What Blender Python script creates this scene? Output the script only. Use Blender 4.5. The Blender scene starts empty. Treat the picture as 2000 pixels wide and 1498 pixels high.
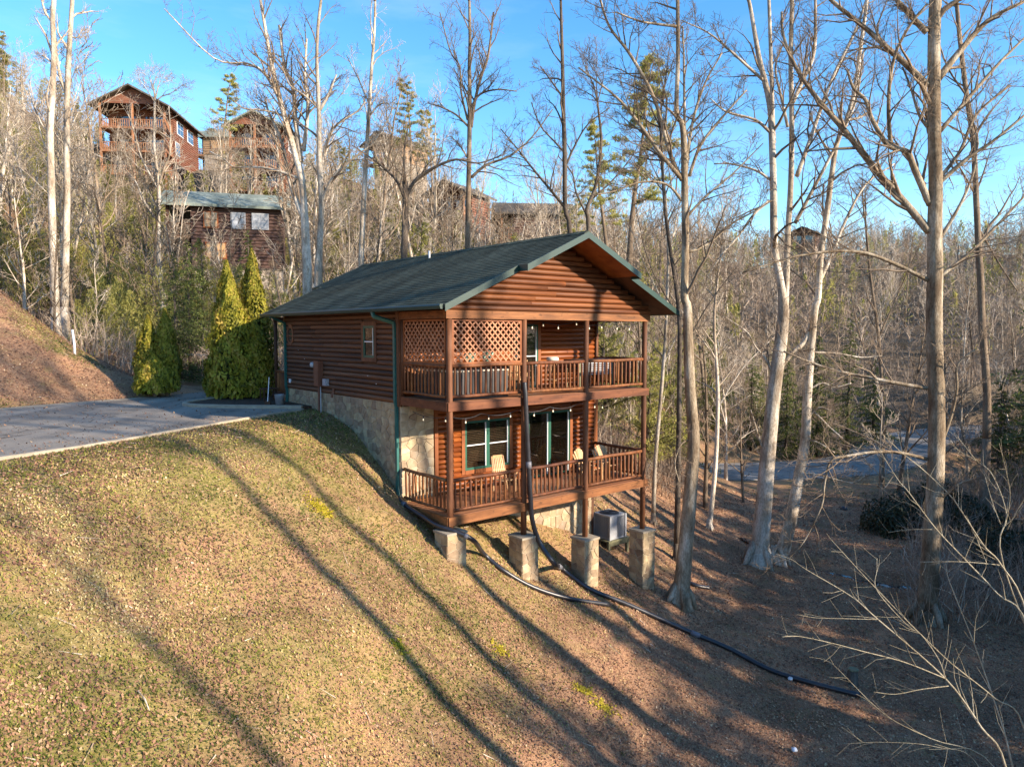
import bpy, bmesh, math, random
import numpy as np
from mathutils import Vector, Matrix

random.seed(7)
rng = np.random.default_rng(11)
R = math.radians
scene = bpy.context.scene
col = scene.collection

# ---------------------------------------------------------------- camera, sky, sun, exposure
FPX, PITCH, CAMZ = 1418.0, R(3.937), 4.77          # focal length in photo pixels (2000 wide)
cam_data = bpy.data.cameras.new('camera')
cam_data.sensor_width = 36.0
cam_data.lens = FPX / 2000.0 * 36.0
cam_data.clip_end = 3000
cam = bpy.data.objects.new('camera', cam_data)
cam.location = (0, 0, CAMZ)
cam.rotation_euler = (R(90) - PITCH, 0, 0)
col.objects.link(cam)
scene.camera = cam

SUN_EL = R(20.0)
SUN_H = Vector((0.885, -0.465, 0)).normalized()     # towards the sun, on the ground
sun_dir = Vector((SUN_H.x * math.cos(SUN_EL), SUN_H.y * math.cos(SUN_EL), math.sin(SUN_EL)))
sun_data = bpy.data.lights.new('sun', 'SUN')
sun_data.energy = 4.7
sun_data.angle = R(0.8)
sun_data.color = (1.0, 0.84, 0.66)
sun = bpy.data.objects.new('sun', sun_data)
sun.rotation_euler = sun_dir.to_track_quat('Z', 'Y').to_euler()
col.objects.link(sun)

world = bpy.data.worlds.new('World')
scene.world = world
world.use_nodes = True
wn, wl = world.node_tree.nodes, world.node_tree.links
wn.clear()
sky = wn.new('ShaderNodeTexSky')
sky.sky_type = 'NISHITA'
sky.sun_disc = False
sky.sun_elevation = SUN_EL
sky.sun_rotation = math.atan2(SUN_H.x, SUN_H.y)
sky.altitude = 400
sky.air_density = 1.0
sky.dust_density = 0.3
sky.ozone_density = 2.2
bg = wn.new('ShaderNodeBackground')
bg.inputs['Strength'].default_value = 0.15
wo = wn.new('ShaderNodeOutputWorld')
# thin, faint cirrus mixed over the sky
tc = wn.new('ShaderNodeTexCoord')
mp = wn.new('ShaderNodeMapping'); mp.inputs['Scale'].default_value = (2.0, 2.0, 9.0)
mp.inputs['Rotation'].default_value = (0.15, 0.1, 0.4)
nz = wn.new('ShaderNodeTexNoise'); nz.inputs['Scale'].default_value = 1.7; nz.inputs['Detail'].default_value = 6
nz.inputs['Roughness'].default_value = 0.6
cr = wn.new('ShaderNodeMapRange'); cr.inputs[1].default_value = 0.5; cr.inputs[2].default_value = 0.8
cr.inputs[3].default_value = 0.0; cr.inputs[4].default_value = 0.13
mx = wn.new('ShaderNodeMix'); mx.data_type = 'RGBA'
hs = wn.new('ShaderNodeHueSaturation'); hs.inputs['Saturation'].default_value = 1.3
wl.new(tc.outputs['Generated'], mp.inputs['Vector']); wl.new(mp.outputs[0], nz.inputs['Vector'])
wl.new(nz.outputs['Fac'], cr.inputs[0]); wl.new(cr.outputs[0], mx.inputs['Factor'])
wl.new(sky.outputs[0], hs.inputs['Color']); wl.new(hs.outputs[0], mx.inputs[6])
mx.inputs[7].default_value = (4.2, 4.6, 5.0, 1)
wl.new(mx.outputs[2], bg.inputs['Color']); wl.new(bg.outputs[0], wo.inputs['Surface'])

scene.view_settings.view_transform = 'Standard'
scene.view_settings.look = 'None'
scene.view_settings.exposure = 1.25
scene.view_settings.gamma = 1.0
scene.render.engine = 'CYCLES'
scene.cycles.max_bounces = 6
scene.cycles.diffuse_bounces = 3
scene.cycles.glossy_bounces = 3
scene.cycles.transmission_bounces = 4
scene.cycles.transparent_max_bounces = 6
scene.cycles.use_denoising = True

# ---------------------------------------------------------------- pixels to places
CP, SP = math.cos(PITCH), math.sin(PITCH)
def ray(px, py):
    a = (px - 1000.0) / FPX; b = (749.0 - py) / FPX
    return (a, CP + b * SP, -SP + b * CP)
def at(px, py, Y):
    a, b, c = ray(px, py); t = Y / b
    return Vector((a * t, Y, CAMZ + c * t))

# the cabin's frame: s along its front, t along its side
HC = Vector((-1.646, 18.606, 0)); HYAW = R(39.73)
HU = Vector((math.cos(HYAW), math.sin(HYAW), 0)); HV = Vector((-math.sin(HYAW), math.cos(HYAW), 0))
def H(s, t, z=0.0):
    return HC + HU * s + HV * t + Vector((0, 0, z))

# ---------------------------------------------------------------- terrain height
D_X = np.array([-60, -1.5, 0.0, 0.5, 1.6, 2.8, 3.9, 4.75, 7.0, 8.3, 9.6, 11.0, 12.2, 14.7, 18, 24, 60, 200])
D_Z = np.array([2.14, 2.14, 2.14, 2.22, 2.06, 1.63, .93, .22, -1.0, -2.05, -2.82, -3.5, -4.15, -4.85, -5.1, -5.2, -5.2, -5.2])
TH = np.radians([-180, -120, -75, -50, -35, -26, -12, 0, 6, 19, 35, 60, 90, 130, 180])
ELV = np.array([.05, .1, .26, .30, .280, .232, .205, .140, .118, .090, .092, .10, .06, .04, .05])
RA = np.array([90, 80, 60, 46, 42, 42, 44, 50, 58, 72, 76, 70, 80, 90, 90.])
RB = np.array([200, 180, 140, 120, 118, 118, 125, 140, 155, 190, 200, 180, 180, 200, 200.])
def sm(t):
    t = np.clip(t, 0, 1); return t * t * (3 - 2 * t)
def edge_d(x, y):
    return (x + 8.5) * .946 - (y - 20) * .325
def terrain(x, y):
    x = np.asarray(x, float); y = np.asarray(y, float)
    d = edge_d(x, y)
    # behind the camera the slope turns gently away
    z = np.interp(d, D_X, D_Z)
    # smooth the kinks of the profile
    for o in (-.7, .7):
        z = z + np.interp(d + o, D_X, D_Z)
    z = z / 3
    # bank left of the drive
    e = (x + 17.34) * -.811 + (y - 24.46) * .586
    w = (x + 17.34) * .586 + (y - 24.46) * .811
    bank = np.clip(e - .5, 0, 10.5) * .50
    bank = bank * (0.12 + 0.88 * sm((9.0 - w) / 7.0))
    z = z + np.where(d < 0, bank * sm((-d - 3.0) / 3.0), 0)
    r = np.hypot(x, y); th = np.arctan2(x, y)
    e1 = np.interp(th, TH, ELV); r0 = np.interp(th, TH, RA); r1 = np.interp(th, TH, RB)
    zc = CAMZ + e1 * r1
    k = np.clip((r - r0) / (r1 - r0), 0, 1.0)
    k = 0.55 * k + 0.45 * sm(k)
    k = k ** (1 + .38 * sm((-th - .05) / .3) * (th > -1.6))
    z = z + (zc - z) * k
    z = z - np.clip(r - r1, 0, 400) * .05
    far = sm((r - 30) / 40)
    z = z + far * (np.sin(x * .11 + 1.3) * np.cos(y * .09 + .4) * 1.1 + np.sin(x * .23 + y * .19) * .45)
    off = sm((d - .6) / 2.0) + sm((e - 1) / 2.0) * (d < 0)
    off = np.clip(off, 0, 1)
    z = z + off * (.05 * np.sin(x * 1.9 + .6 * np.sin(y * 1.3)) * np.cos(y * 1.7 + .5)
                   + .025 * np.sin(x * 4.3 + 1.0) * np.sin(y * 4.9 + .8 * np.sin(x * 2.1)))
    # the shelf the tall cabin stands on
    z = z - 5.5 * np.exp(-((x + 47) ** 2 + (y - 94) ** 2) / (2 * 11.0 ** 2))
    # road through the valley: a level bed
    rx, ry = road_near(x, y)
    z = z + (ROADZ - z) * sm((6.2 - rx) / 2.6) * (x > 4)
    # small creek bed
    cd = np.abs((x - 14.5) * .35 + (y - 30.5) * .94 + 1.2 * np.sin(x * .5))
    z = z - .45 * np.exp(-(cd / .9) ** 2) * sm((x - 9) / 4) * sm((40 - x) / 8)
    return z
ROADZ = -5.05
VR = np.array([(2, 55.5), (8, 52.8), (14.2, 51.2), (20, 51.6), (25, 53.2), (29, 56.5), (33, 61.5), (37, 66.5), (43, 71), (52, 74.5), (64, 76)], float)
def road_near(x, y):
    x = np.asarray(x, float); y = np.asarray(y, float)
    best = np.full(x.shape, 1e9)
    for (a, b) in zip(VR[:-1], VR[1:]):
        ab = b - a; L2 = (ab ** 2).sum()
        t = np.clip(((x - a[0]) * ab[0] + (y - a[1]) * ab[1]) / L2, 0, 1)
        best = np.minimum(best, np.hypot(x - a[0] - t * ab[0], y - a[1] - t * ab[1]))
    return best, None
def tz(x, y):
    return float(terrain(np.array([x]), np.array([y]))[0])
def ground(px, py, ymin=4, ymax=260):
    """the point of the terrain that a photo pixel looks at"""
    a, b, c = ray(px, py)
    Y = np.concatenate([np.linspace(ymin, 40, 900), np.linspace(40, ymax, 1400)])
    t = Y / b
    h = CAMZ + c * t - terrain(a * t, Y)
    i = np.argmax(h < 0) if (h < 0).any() else len(Y) - 1
    return Vector((a * t[i], Y[i], tz(a * t[i], Y[i])))
def onto(x, y, dz=0.0):
    return Vector((x, y, tz(x, y) + dz))

# ---------------------------------------------------------------- materials
def nodes_of(name):
    m = bpy.data.materials.new(name); m.use_nodes = True
    n, l = m.node_tree.nodes, m.node_tree.links
    b = n['Principled BSDF']
    return m, n, l, b
def ramp(n, stops):
    r = n.new('ShaderNodeValToRGB')
    el = r.color_ramp.elements
    while len(el) > 2: el.remove(el[-1])
    el[0].position, el[0].color = stops[0][0], (*stops[0][1], 1)
    el[1].position, el[1].color = stops[-1][0], (*stops[-1][1], 1)
    for p, c in stops[1:-1]:
        e = el.new(p); e.color = (*c, 1)
    return r
def mat(name, stops, scale=4.0, stretch=(1, 1, 1), rough=.7, bump=.3, bdist=.01, rnd=.25, detail=5, spec=.35, coord='Object', metal=0.0, attr=None, hue=0.0, stain=0.0):
    """noise-driven colour, bump, and a random shade for each object (or each leaf through an attribute)"""
    m, n, l, b = nodes_of(name)
    tc = n.new('ShaderNodeTexCoord'); mp = n.new('ShaderNodeMapping'); mp.inputs['Scale'].default_value = stretch
    nz = n.new('ShaderNodeTexNoise'); nz.inputs['Scale'].default_value = scale; nz.inputs['Detail'].default_value = detail
    nz.inputs['Roughness'].default_value = .62
    oi = n.new('ShaderNodeObjectInfo')
    l.new(tc.outputs[coord], mp.inputs['Vector'])
    if coord == 'Object':
        ad = n.new('ShaderNodeVectorMath'); ad.operation = 'ADD'
        ml = n.new('ShaderNodeMath'); ml.operation = 'MULTIPLY'; ml.inputs[1].default_value = 37.0
        l.new(oi.outputs['Random'], ml.inputs[0]); l.new(mp.outputs[0], ad.inputs[0]); l.new(ml.outputs[0], ad.inputs[1])
        l.new(ad.outputs[0], nz.inputs['Vector'])
    else:
        l.new(mp.outputs[0], nz.inputs['Vector'])
    r = ramp(n, stops)
    l.new(nz.outputs['Fac'], r.inputs[0])
    hsv = n.new('ShaderNodeHueSaturation')
    mr = n.new('ShaderNodeMapRange'); mr.inputs[3].default_value = 1 - rnd; mr.inputs[4].default_value = 1 + rnd
    if attr:
        at_ = n.new('ShaderNodeAttribute'); at_.attribute_name = attr
        l.new(at_.outputs['Fac'], mr.inputs[0])
    else:
        l.new(oi.outputs['Random'], mr.inputs[0])
    l.new(mr.outputs[0], hsv.inputs['Value']); l.new(r.outputs[0], hsv.inputs['Color'])
    if hue:
        mh = n.new('ShaderNodeMapRange'); mh.inputs[3].default_value = .5 - hue; mh.inputs[4].default_value = .5 + hue
        l.new(mr.inputs[0].links[0].from_socket, mh.inputs[0]); l.new(mh.outputs[0], hsv.inputs['Hue'])
    outc = hsv.outputs[0]
    if stain:
        # weather stains and cracks that run along the piece
        ns = n.new('ShaderNodeTexNoise'); ns.inputs['Scale'].default_value = .9; ns.inputs['Detail'].default_value = 6; ns.inputs['Roughness'].default_value = .7
        l.new(tc.outputs['Object'] if coord != 'Object' else ad.outputs[0], ns.inputs['Vector'])
        rs_ = ramp(n, [(.32, (1 - stain,) * 3), (.5, (1, 1, 1)), (.75, (1.18, 1.16, 1.14))]); l.new(ns.outputs['Fac'], rs_.inputs[0])
        mpc = n.new('ShaderNodeMapping'); mpc.inputs['Scale'].default_value = tuple(v * 14 if v > 1 else v * 2.0 for v in stretch); l.new(tc.outputs[coord], mpc.inputs['Vector'])
        nc = n.new('ShaderNodeTexNoise'); nc.inputs['Scale'].default_value = 2.0; nc.inputs['Detail'].default_value = 3; l.new(mpc.outputs[0], nc.inputs['Vector'])
        rc = ramp(n, [(.33, (.45, .42, .4)), (.40, (1, 1, 1))]); l.new(nc.outputs['Fac'], rc.inputs[0])
        m1 = n.new('ShaderNodeMix'); m1.data_type = 'RGBA'; m1.blend_type = 'MULTIPLY'; m1.inputs['Factor'].default_value = 1
        m2 = n.new('ShaderNodeMix'); m2.data_type = 'RGBA'; m2.blend_type = 'MULTIPLY'; m2.inputs['Factor'].default_value = .8
        l.new(outc, m1.inputs[6]); l.new(rs_.outputs[0], m1.inputs[7]); l.new(m1.outputs[2], m2.inputs[6]); l.new(rc.outputs[0], m2.inputs[7]); outc = m2.outputs[2]
    l.new(outc, b.inputs['Base Color'])
    b.inputs['Roughness'].default_value = rough
    b.inputs['Metallic'].default_value = metal
    b.inputs['Specular IOR Level'].default_value = spec
    if bump:
        bp = n.new('ShaderNodeBump'); bp.inputs['Strength'].default_value = bump; bp.inputs['Distance'].default_value = bdist
        l.new(nz.outputs['Fac'], bp.inputs['Height']); l.new(bp.outputs[0], b.inputs['Normal'])
    return m
def leaf_mat(name, stops, rough=.6, trans=.25, macro=0.0):
    """leaves: colour picked per leaf by the attribute 'tint'"""
    m, n, l, b = nodes_of(name)
    a = n.new('ShaderNodeAttribute'); a.attribute_name = 'tint'
    r = ramp(n, stops); l.new(a.outputs['Fac'], r.inputs[0])
    oi = n.new('ShaderNodeObjectInfo'); hsv = n.new('ShaderNodeHueSaturation')
    mr = n.new('ShaderNodeMapRange'); mr.inputs[3].default_value = .8; mr.inputs[4].default_value = 1.2
    l.new(oi.outputs['Random'], mr.inputs[0]); l.new(mr.outputs[0], hsv.inputs['Value']); l.new(r.outputs[0], hsv.inputs['Color'])
    if macro:
        tcm = n.new('ShaderNodeTexCoord'); nm = n.new('ShaderNodeTexNoise'); nm.inputs['Scale'].default_value = .55; nm.inputs['Detail'].default_value = 6; nm.inputs['Roughness'].default_value = .65
        l.new(tcm.outputs['Object'], nm.inputs['Vector']); mr.inputs[1].default_value = .3; mr.inputs[2].default_value = .7
        mr.inputs[3].default_value = 1 - macro; mr.inputs[4].default_value = 1 + macro * .8; l.new(nm.outputs['Fac'], mr.inputs[0])
    l.new(hsv.outputs[0], b.inputs['Base Color'])
    b.inputs['Roughness'].default_value = rough
    b.inputs['Specular IOR Level'].default_value = .2
    if trans:
        tr = n.new('ShaderNodeBsdfTranslucent'); l.new(hsv.outputs[0], tr.inputs['Color'])
        ms = n.new('ShaderNodeMixShader'); ms.inputs[0].default_value = trans
        l.new(b.outputs[0], ms.inputs[1]); l.new(tr.outputs[0], ms.inputs[2])
        l.new(ms.outputs[0], n['Material Output'].inputs['Surface'])
    return m
def bark_mat(name, pale, mid, dark, pos=(.35, .5, .68), moss=0.0, scale=2.2, rnd=.2):
    m, n, l, b = nodes_of(name)
    tc = n.new('ShaderNodeTexCoord'); mp = n.new('ShaderNodeMapping'); mp.inputs['Scale'].default_value = (1, 1, .32)
    nz = n.new('ShaderNodeTexNoise'); nz.inputs['Scale'].default_value = scale; nz.inputs['Detail'].default_value = 6; nz.inputs['Roughness'].default_value = .65
    fine = n.new('ShaderNodeTexNoise'); fine.inputs['Scale'].default_value = 26; fine.inputs['Detail'].default_value = 5; fine.inputs['Roughness'].default_value = .7
    l.new(tc.outputs['Object'], mp.inputs['Vector']); l.new(mp.outputs[0], nz.inputs['Vector']); l.new(mp.outputs[0], fine.inputs['Vector'])
    r = ramp(n, [(pos[0], dark), (pos[1], mid), (pos[2], pale)])
    l.new(nz.outputs['Fac'], r.inputs[0])
    mul = n.new('ShaderNodeMix'); mul.data_type = 'RGBA'; mul.blend_type = 'MULTIPLY'; mul.inputs['Factor'].default_value = .75
    r2 = ramp(n, [(.34, (.38, .35, .32)), (.56, (1, 1, 1))])
    l.new(fine.outputs['Fac'], r2.inputs[0]); l.new(r.outputs[0], mul.inputs[6]); l.new(r2.outputs[0], mul.inputs[7])
    oi = n.new('ShaderNodeObjectInfo'); hsv = n.new('ShaderNodeHueSaturation'); mr = n.new('ShaderNodeMapRange')
    mr.inputs[3].default_value = 1 - rnd; mr.inputs[4].default_value = 1 + rnd
    l.new(oi.outputs['Random'], mr.inputs[0]); l.new(mr.outputs[0], hsv.inputs['Value']); l.new(mul.outputs[2], hsv.inputs['Color'])
    l.new(hsv.outputs[0], b.inputs['Base Color'])
    b.inputs['Roughness'].default_value = .85; b.inputs['Specular IOR Level'].default_value = .15
    bp = n.new('ShaderNodeBump'); bp.inputs['Strength'].default_value = .9; bp.inputs['Distance'].default_value = .03
    l.new(fine.outputs['Fac'], bp.inputs['Height']); l.new(bp.outputs[0], b.inputs['Normal'])
    return m

M = {}
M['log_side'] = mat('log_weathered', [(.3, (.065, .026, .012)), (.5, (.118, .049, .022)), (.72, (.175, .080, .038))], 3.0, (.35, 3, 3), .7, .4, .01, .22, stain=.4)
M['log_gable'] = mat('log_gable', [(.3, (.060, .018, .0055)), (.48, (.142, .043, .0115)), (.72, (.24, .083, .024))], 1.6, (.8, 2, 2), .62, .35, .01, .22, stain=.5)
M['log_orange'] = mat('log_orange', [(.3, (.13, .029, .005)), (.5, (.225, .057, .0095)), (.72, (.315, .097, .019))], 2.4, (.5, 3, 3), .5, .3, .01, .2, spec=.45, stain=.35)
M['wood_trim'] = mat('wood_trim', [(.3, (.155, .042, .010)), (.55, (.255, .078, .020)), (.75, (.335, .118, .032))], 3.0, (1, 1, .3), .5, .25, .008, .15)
M['wood_post'] = mat('wood_post', [(.3, (.070, .028, .013)), (.5, (.14, .054, .023)), (.75, (.235, .102, .047))], 3.5, (2, 2, .35), .68, .4, .012, .2, stain=.4)
M['wood_rail'] = mat('wood_rail', [(.3, (.075, .026, .009)), (.5, (.162, .056, .018)), (.75, (.26, .100, .035))], 3.5, (2, 2, .5), .66, .35, .01, .35, hue=.008, stain=.4)
M['wood_deck'] = mat('wood_deck', [(.3, (.15, .055, .022)), (.5, (.25, .100, .042)), (.75, (.34, .15, .07))], 3.5, (.4, 2, 2), .65, .3, .01, .2)
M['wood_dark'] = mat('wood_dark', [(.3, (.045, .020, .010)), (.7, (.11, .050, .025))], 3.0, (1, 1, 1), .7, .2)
M['lattice'] = mat('lattice_wood', [(.3, (.30, .115, .050)), (.7, (.46, .21, .11))], 4, (1, 1, 1), .6, .2, .005, .18)
M['chair_wood'] = mat('chair_wood', [(.3, (.42, .24, .11)), (.7, (.62, .40, .21))], 4, (2, 2, .5), .6, .25, .006, .15)
M['grey_wood'] = mat('weathered_timber', [(.3, (.09, .09, .05)), (.7, (.2, .19, .11))], 5, (1, 4, 1), .85, .4)
M['green_trim'] = mat('green_metal_trim', [(.3, (.008, .030, .023)), (.7, (.013, .044, .034))], 3, (1, 1, 1), .4, .08, .005, .1, spec=.5)
M['green_paint'] = mat('green_window_paint', [(.3, (.007, .072, .046)), (.7, (.013, .10, .065))], 3, (1, 1, 1), .4, .08, .005, .08, spec=.5)
M['teal_pipe'] = mat('teal_downspout', [(.3, (.010, .085, .075)), (.7, (.018, .125, .11))], 3, (1, 1, 1), .4, .05, .004, .05, spec=.5)
M['stone'] = mat('ledge_stone', [(.28, (.24, .165, .095)), (.5, (.36, .275, .175)), (.72, (.47, .39, .28))], 3.2, (1, 1, 1), .85, .6, .02, .26, hue=.012)
M['stone_grey'] = mat('ledge_stone_grey', [(.28, (.20, .138, .078)), (.5, (.32, .235, .142)), (.72, (.44, .34, .22))], 3.2, (1, 1, 1), .85, .6, .02, .26, hue=.012)
M['mortar'] = mat('mortar', [(.3, (.42, .345, .24)), (.7, (.54, .455, .33))], 9, (1, 1, 1), .95, .5, .01, .05)
M['concrete'] = mat('concrete', [(.3, (.24, .20, .145)), (.7, (.38, .325, .24))], 4, (1, 1, 1), .9, .4, .01, .1)
M['white_vinyl'] = mat('white_vinyl', [(.3, (.70, .72, .74)), (.7, (.8, .82, .84))], 4, (1, 1, 1), .4, 0, rnd=.03)
M['blind'] = mat('wood_blind', [(.3, (.10, .056, .034)), (.7, (.175, .10, .06))], 6, (1, 1, 1), .5, 0, rnd=.25)
M['dark'] = mat('painted_dark_room', [(.3, (.010, .008, .006)), (.7, (.02, .016, .012))], 2, (1, 1, 1), .9, 0, rnd=.05)
M['steel'] = mat('grey_steel', [(.3, (.30, .31, .33)), (.7, (.42, .43, .45))], 5, (1, 1, 1), .45, .05, rnd=.06, metal=.2)
M['steel_dark'] = mat('dark_steel', [(.3, (.03, .032, .036)), (.7, (.07, .073, .08))], 5, (1, 1, 1), .5, .05, rnd=.06)
M['pipe_black'] = mat('black_plastic_pipe', [(.3, (.012, .012, .015)), (.7, (.028, .028, .034))], 6, (1, 1, 1), .38, .1, .004, .05, spec=.6)
M['pipe_joint'] = mat('grey_pipe_coupling', [(.3, (.10, .10, .115)), (.7, (.17, .17, .19))], 6, (1, 1, 1), .45, .1, .004, .05)
M['box_brown'] = mat('brown_meter_box', [(.3, (.13, .052, .030)), (.7, (.19, .078, .045))], 5, (1, 1, 1), .5, .1, rnd=.05)
M['bulb'] = mat('warm_bulb_glass', [(.3, (.75, .62, .42)), (.7, (.85, .72, .5))], 4, (1, 1, 1), .15, 0, rnd=.05, spec=.8)
M['glow'] = mat('lit_bulb', [(.3, (.9, .8, .6)), (.7, (.9, .8, .6))], 4, rnd=0, bump=0)
_b = M['glow'].node_tree.nodes['Principled BSDF']; _b.inputs['Emission Color'].default_value = (1, .8, .5, 1); _b.inputs['Emission Strength'].default_value = .35
M['cactus'] = mat('pale_green', [(.3, (.20, .34, .25)), (.7, (.34, .48, .36))], 6, (1, 1, 1), .6, .2, rnd=.1)
M['hot_tub'] = mat('dark_grey_cabinet', [(.3, (.035, .034, .036)), (.7, (.065, .062, .062))], 5, (1, 1, 1), .6, .1)
M['cushion'] = mat('cream_fabric', [(.3, (.58, .50, .40)), (.7, (.72, .64, .52))], 9, (1, 1, 1), .9, .3)

def glass_mat():
    m, n, l, b = nodes_of('window_glass')
    b.inputs['Base Color'].default_value = (.02, .022, .022, 1); b.inputs['Roughness'].default_value = .03
    b.inputs['Specular IOR Level'].default_value = .6
    tr = n.new('ShaderNodeBsdfTransparent'); tr.inputs['Color'].default_value = (.8, .83, .82, 1)
    fr = n.new('ShaderNodeFresnel'); fr.inputs['IOR'].default_value = 1.5
    gl = n.new('ShaderNodeBsdfGlossy'); gl.inputs['Roughness'].default_value = .02
    mr = n.new('ShaderNodeMapRange'); mr.inputs[3].default_value = .05; mr.inputs[4].default_value = .9
    l.new(fr.outputs[0], mr.inputs[0])
    ms = n.new('ShaderNodeMixShader'); l.new(mr.outputs[0], ms.inputs[0]); l.new(tr.outputs[0], ms.inputs[1]); l.new(gl.outputs[0], ms.inputs[2])
    l.new(ms.outputs[0], n['Material Output'].inputs['Surface'])
    return m
M['glass'] = glass_mat()
def far_glass():
    m, n, l, b = nodes_of('sky_reflecting_glass')
    b.inputs['Base Color'].default_value = (.03, .035, .04, 1); b.inputs['Roughness'].default_value = .06
    b.inputs['Specular IOR Level'].default_value = 1.0; b.inputs['Metallic'].default_value = .0
    b.inputs['Coat Weight'].default_value = 1.0
    return m
M['far_glass'] = far_glass()

def shingle_mat(name, a, b_, c, sc=1.0):
    m, n, l, b = nodes_of(name)
    tc = n.new('ShaderNodeTexCoord')
    sx = n.new('ShaderNodeSeparateXYZ'); l.new(tc.outputs['Object'], sx.inputs[0])
    cx = n.new('ShaderNodeCombineXYZ')
    mu = n.new('ShaderNodeMath'); mu.operation = 'MULTIPLY'; mu.inputs[1].default_value = 1.1
    l.new(sx.outputs['Y'], cx.inputs['X']); l.new(sx.outputs['X'], mu.inputs[0]); l.new(mu.outputs[0], cx.inputs['Y'])
    br = n.new('ShaderNodeTexBrick'); br.inputs['Scale'].default_value = 1.0
    br.inputs['Brick Width'].default_value = .30 * sc; br.inputs['Row Height'].default_value = .154 * sc
    br.inputs['Mortar Size'].default_value = .004; br.inputs['Bias'].default_value = 0
    br.inputs['Color1'].default_value = (.72, .72, .72, 1); br.inputs['Color2'].default_value = (1.12, 1.12, 1.12, 1); br.inputs['Mortar'].default_value = (.45, .45, .45, 1)
    l.new(cx.outputs[0], br.inputs['Vector'])
    nz = n.new('ShaderNodeTexNoise'); nz.inputs['Scale'].default_value = .55; nz.inputs['Detail'].default_value = 5
    mp = n.new('ShaderNodeMapping'); mp.inputs['Scale'].default_value = (.5, 1.6, 1); l.new(tc.outputs['Object'], mp.inputs['Vector']); l.new(mp.outputs[0], nz.inputs['Vector'])
    r = ramp(n, [(.32, a), (.5, b_), (.7, c)]); l.new(nz.outputs['Fac'], r.inputs[0])
    mul = n.new('ShaderNodeMix'); mul.data_type = 'RGBA'; mul.blend_type = 'MULTIPLY'; mul.inputs['Factor'].default_value = 1
    l.new(r.outputs[0], mul.inputs[6]); l.new(br.outputs['Color'], mul.inputs[7])
    g = n.new('ShaderNodeTexNoise'); g.inputs['Scale'].default_value = 90; g.inputs['Detail'].default_value = 2
    l.new(tc.outputs['Object'], g.inputs['Vector'])
    g2 = ramp(n, [(.3, (.7, .7, .7)), (.7, (1.2, 1.2, 1.2))]); l.new(g.outputs['Fac'], g2.inputs[0])
    mul2 = n.new('ShaderNodeMix'); mul2.data_type = 'RGBA'; mul2.blend_type = 'MULTIPLY'; mul2.inputs['Factor'].default_value = .8
    l.new(mul.outputs[2], mul2.inputs[6]); l.new(g2.outputs[0], mul2.inputs[7]); l.new(mul2.outputs[2], b.inputs['Base Color'])
    b.inputs['Roughness'].default_value = .92; b.inputs['Specular IOR Level'].default_value = .12
    bp = n.new('ShaderNodeBump'); bp.inputs['Strength'].default_value = .5; bp.inputs['Distance'].default_value = .006
    l.new(g.outputs['Fac'], bp.inputs['Height']); l.new(bp.outputs[0], b.inputs['Normal'])
    return m
M['shingle'] = shingle_mat('green_asphalt_shingle', (.050, .055, .040), (.076, .086, .062), (.108, .120, .088))
M['shingle_far'] = shingle_mat('grey_green_shingle', (.17, .20, .17), (.23, .265, .225), (.30, .335, .29), 2.0)
M['shingle_brown'] = shingle_mat('brown_shingle', (.07, .06, .05), (.11, .095, .08), (.16, .14, .12), 2.0)

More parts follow.
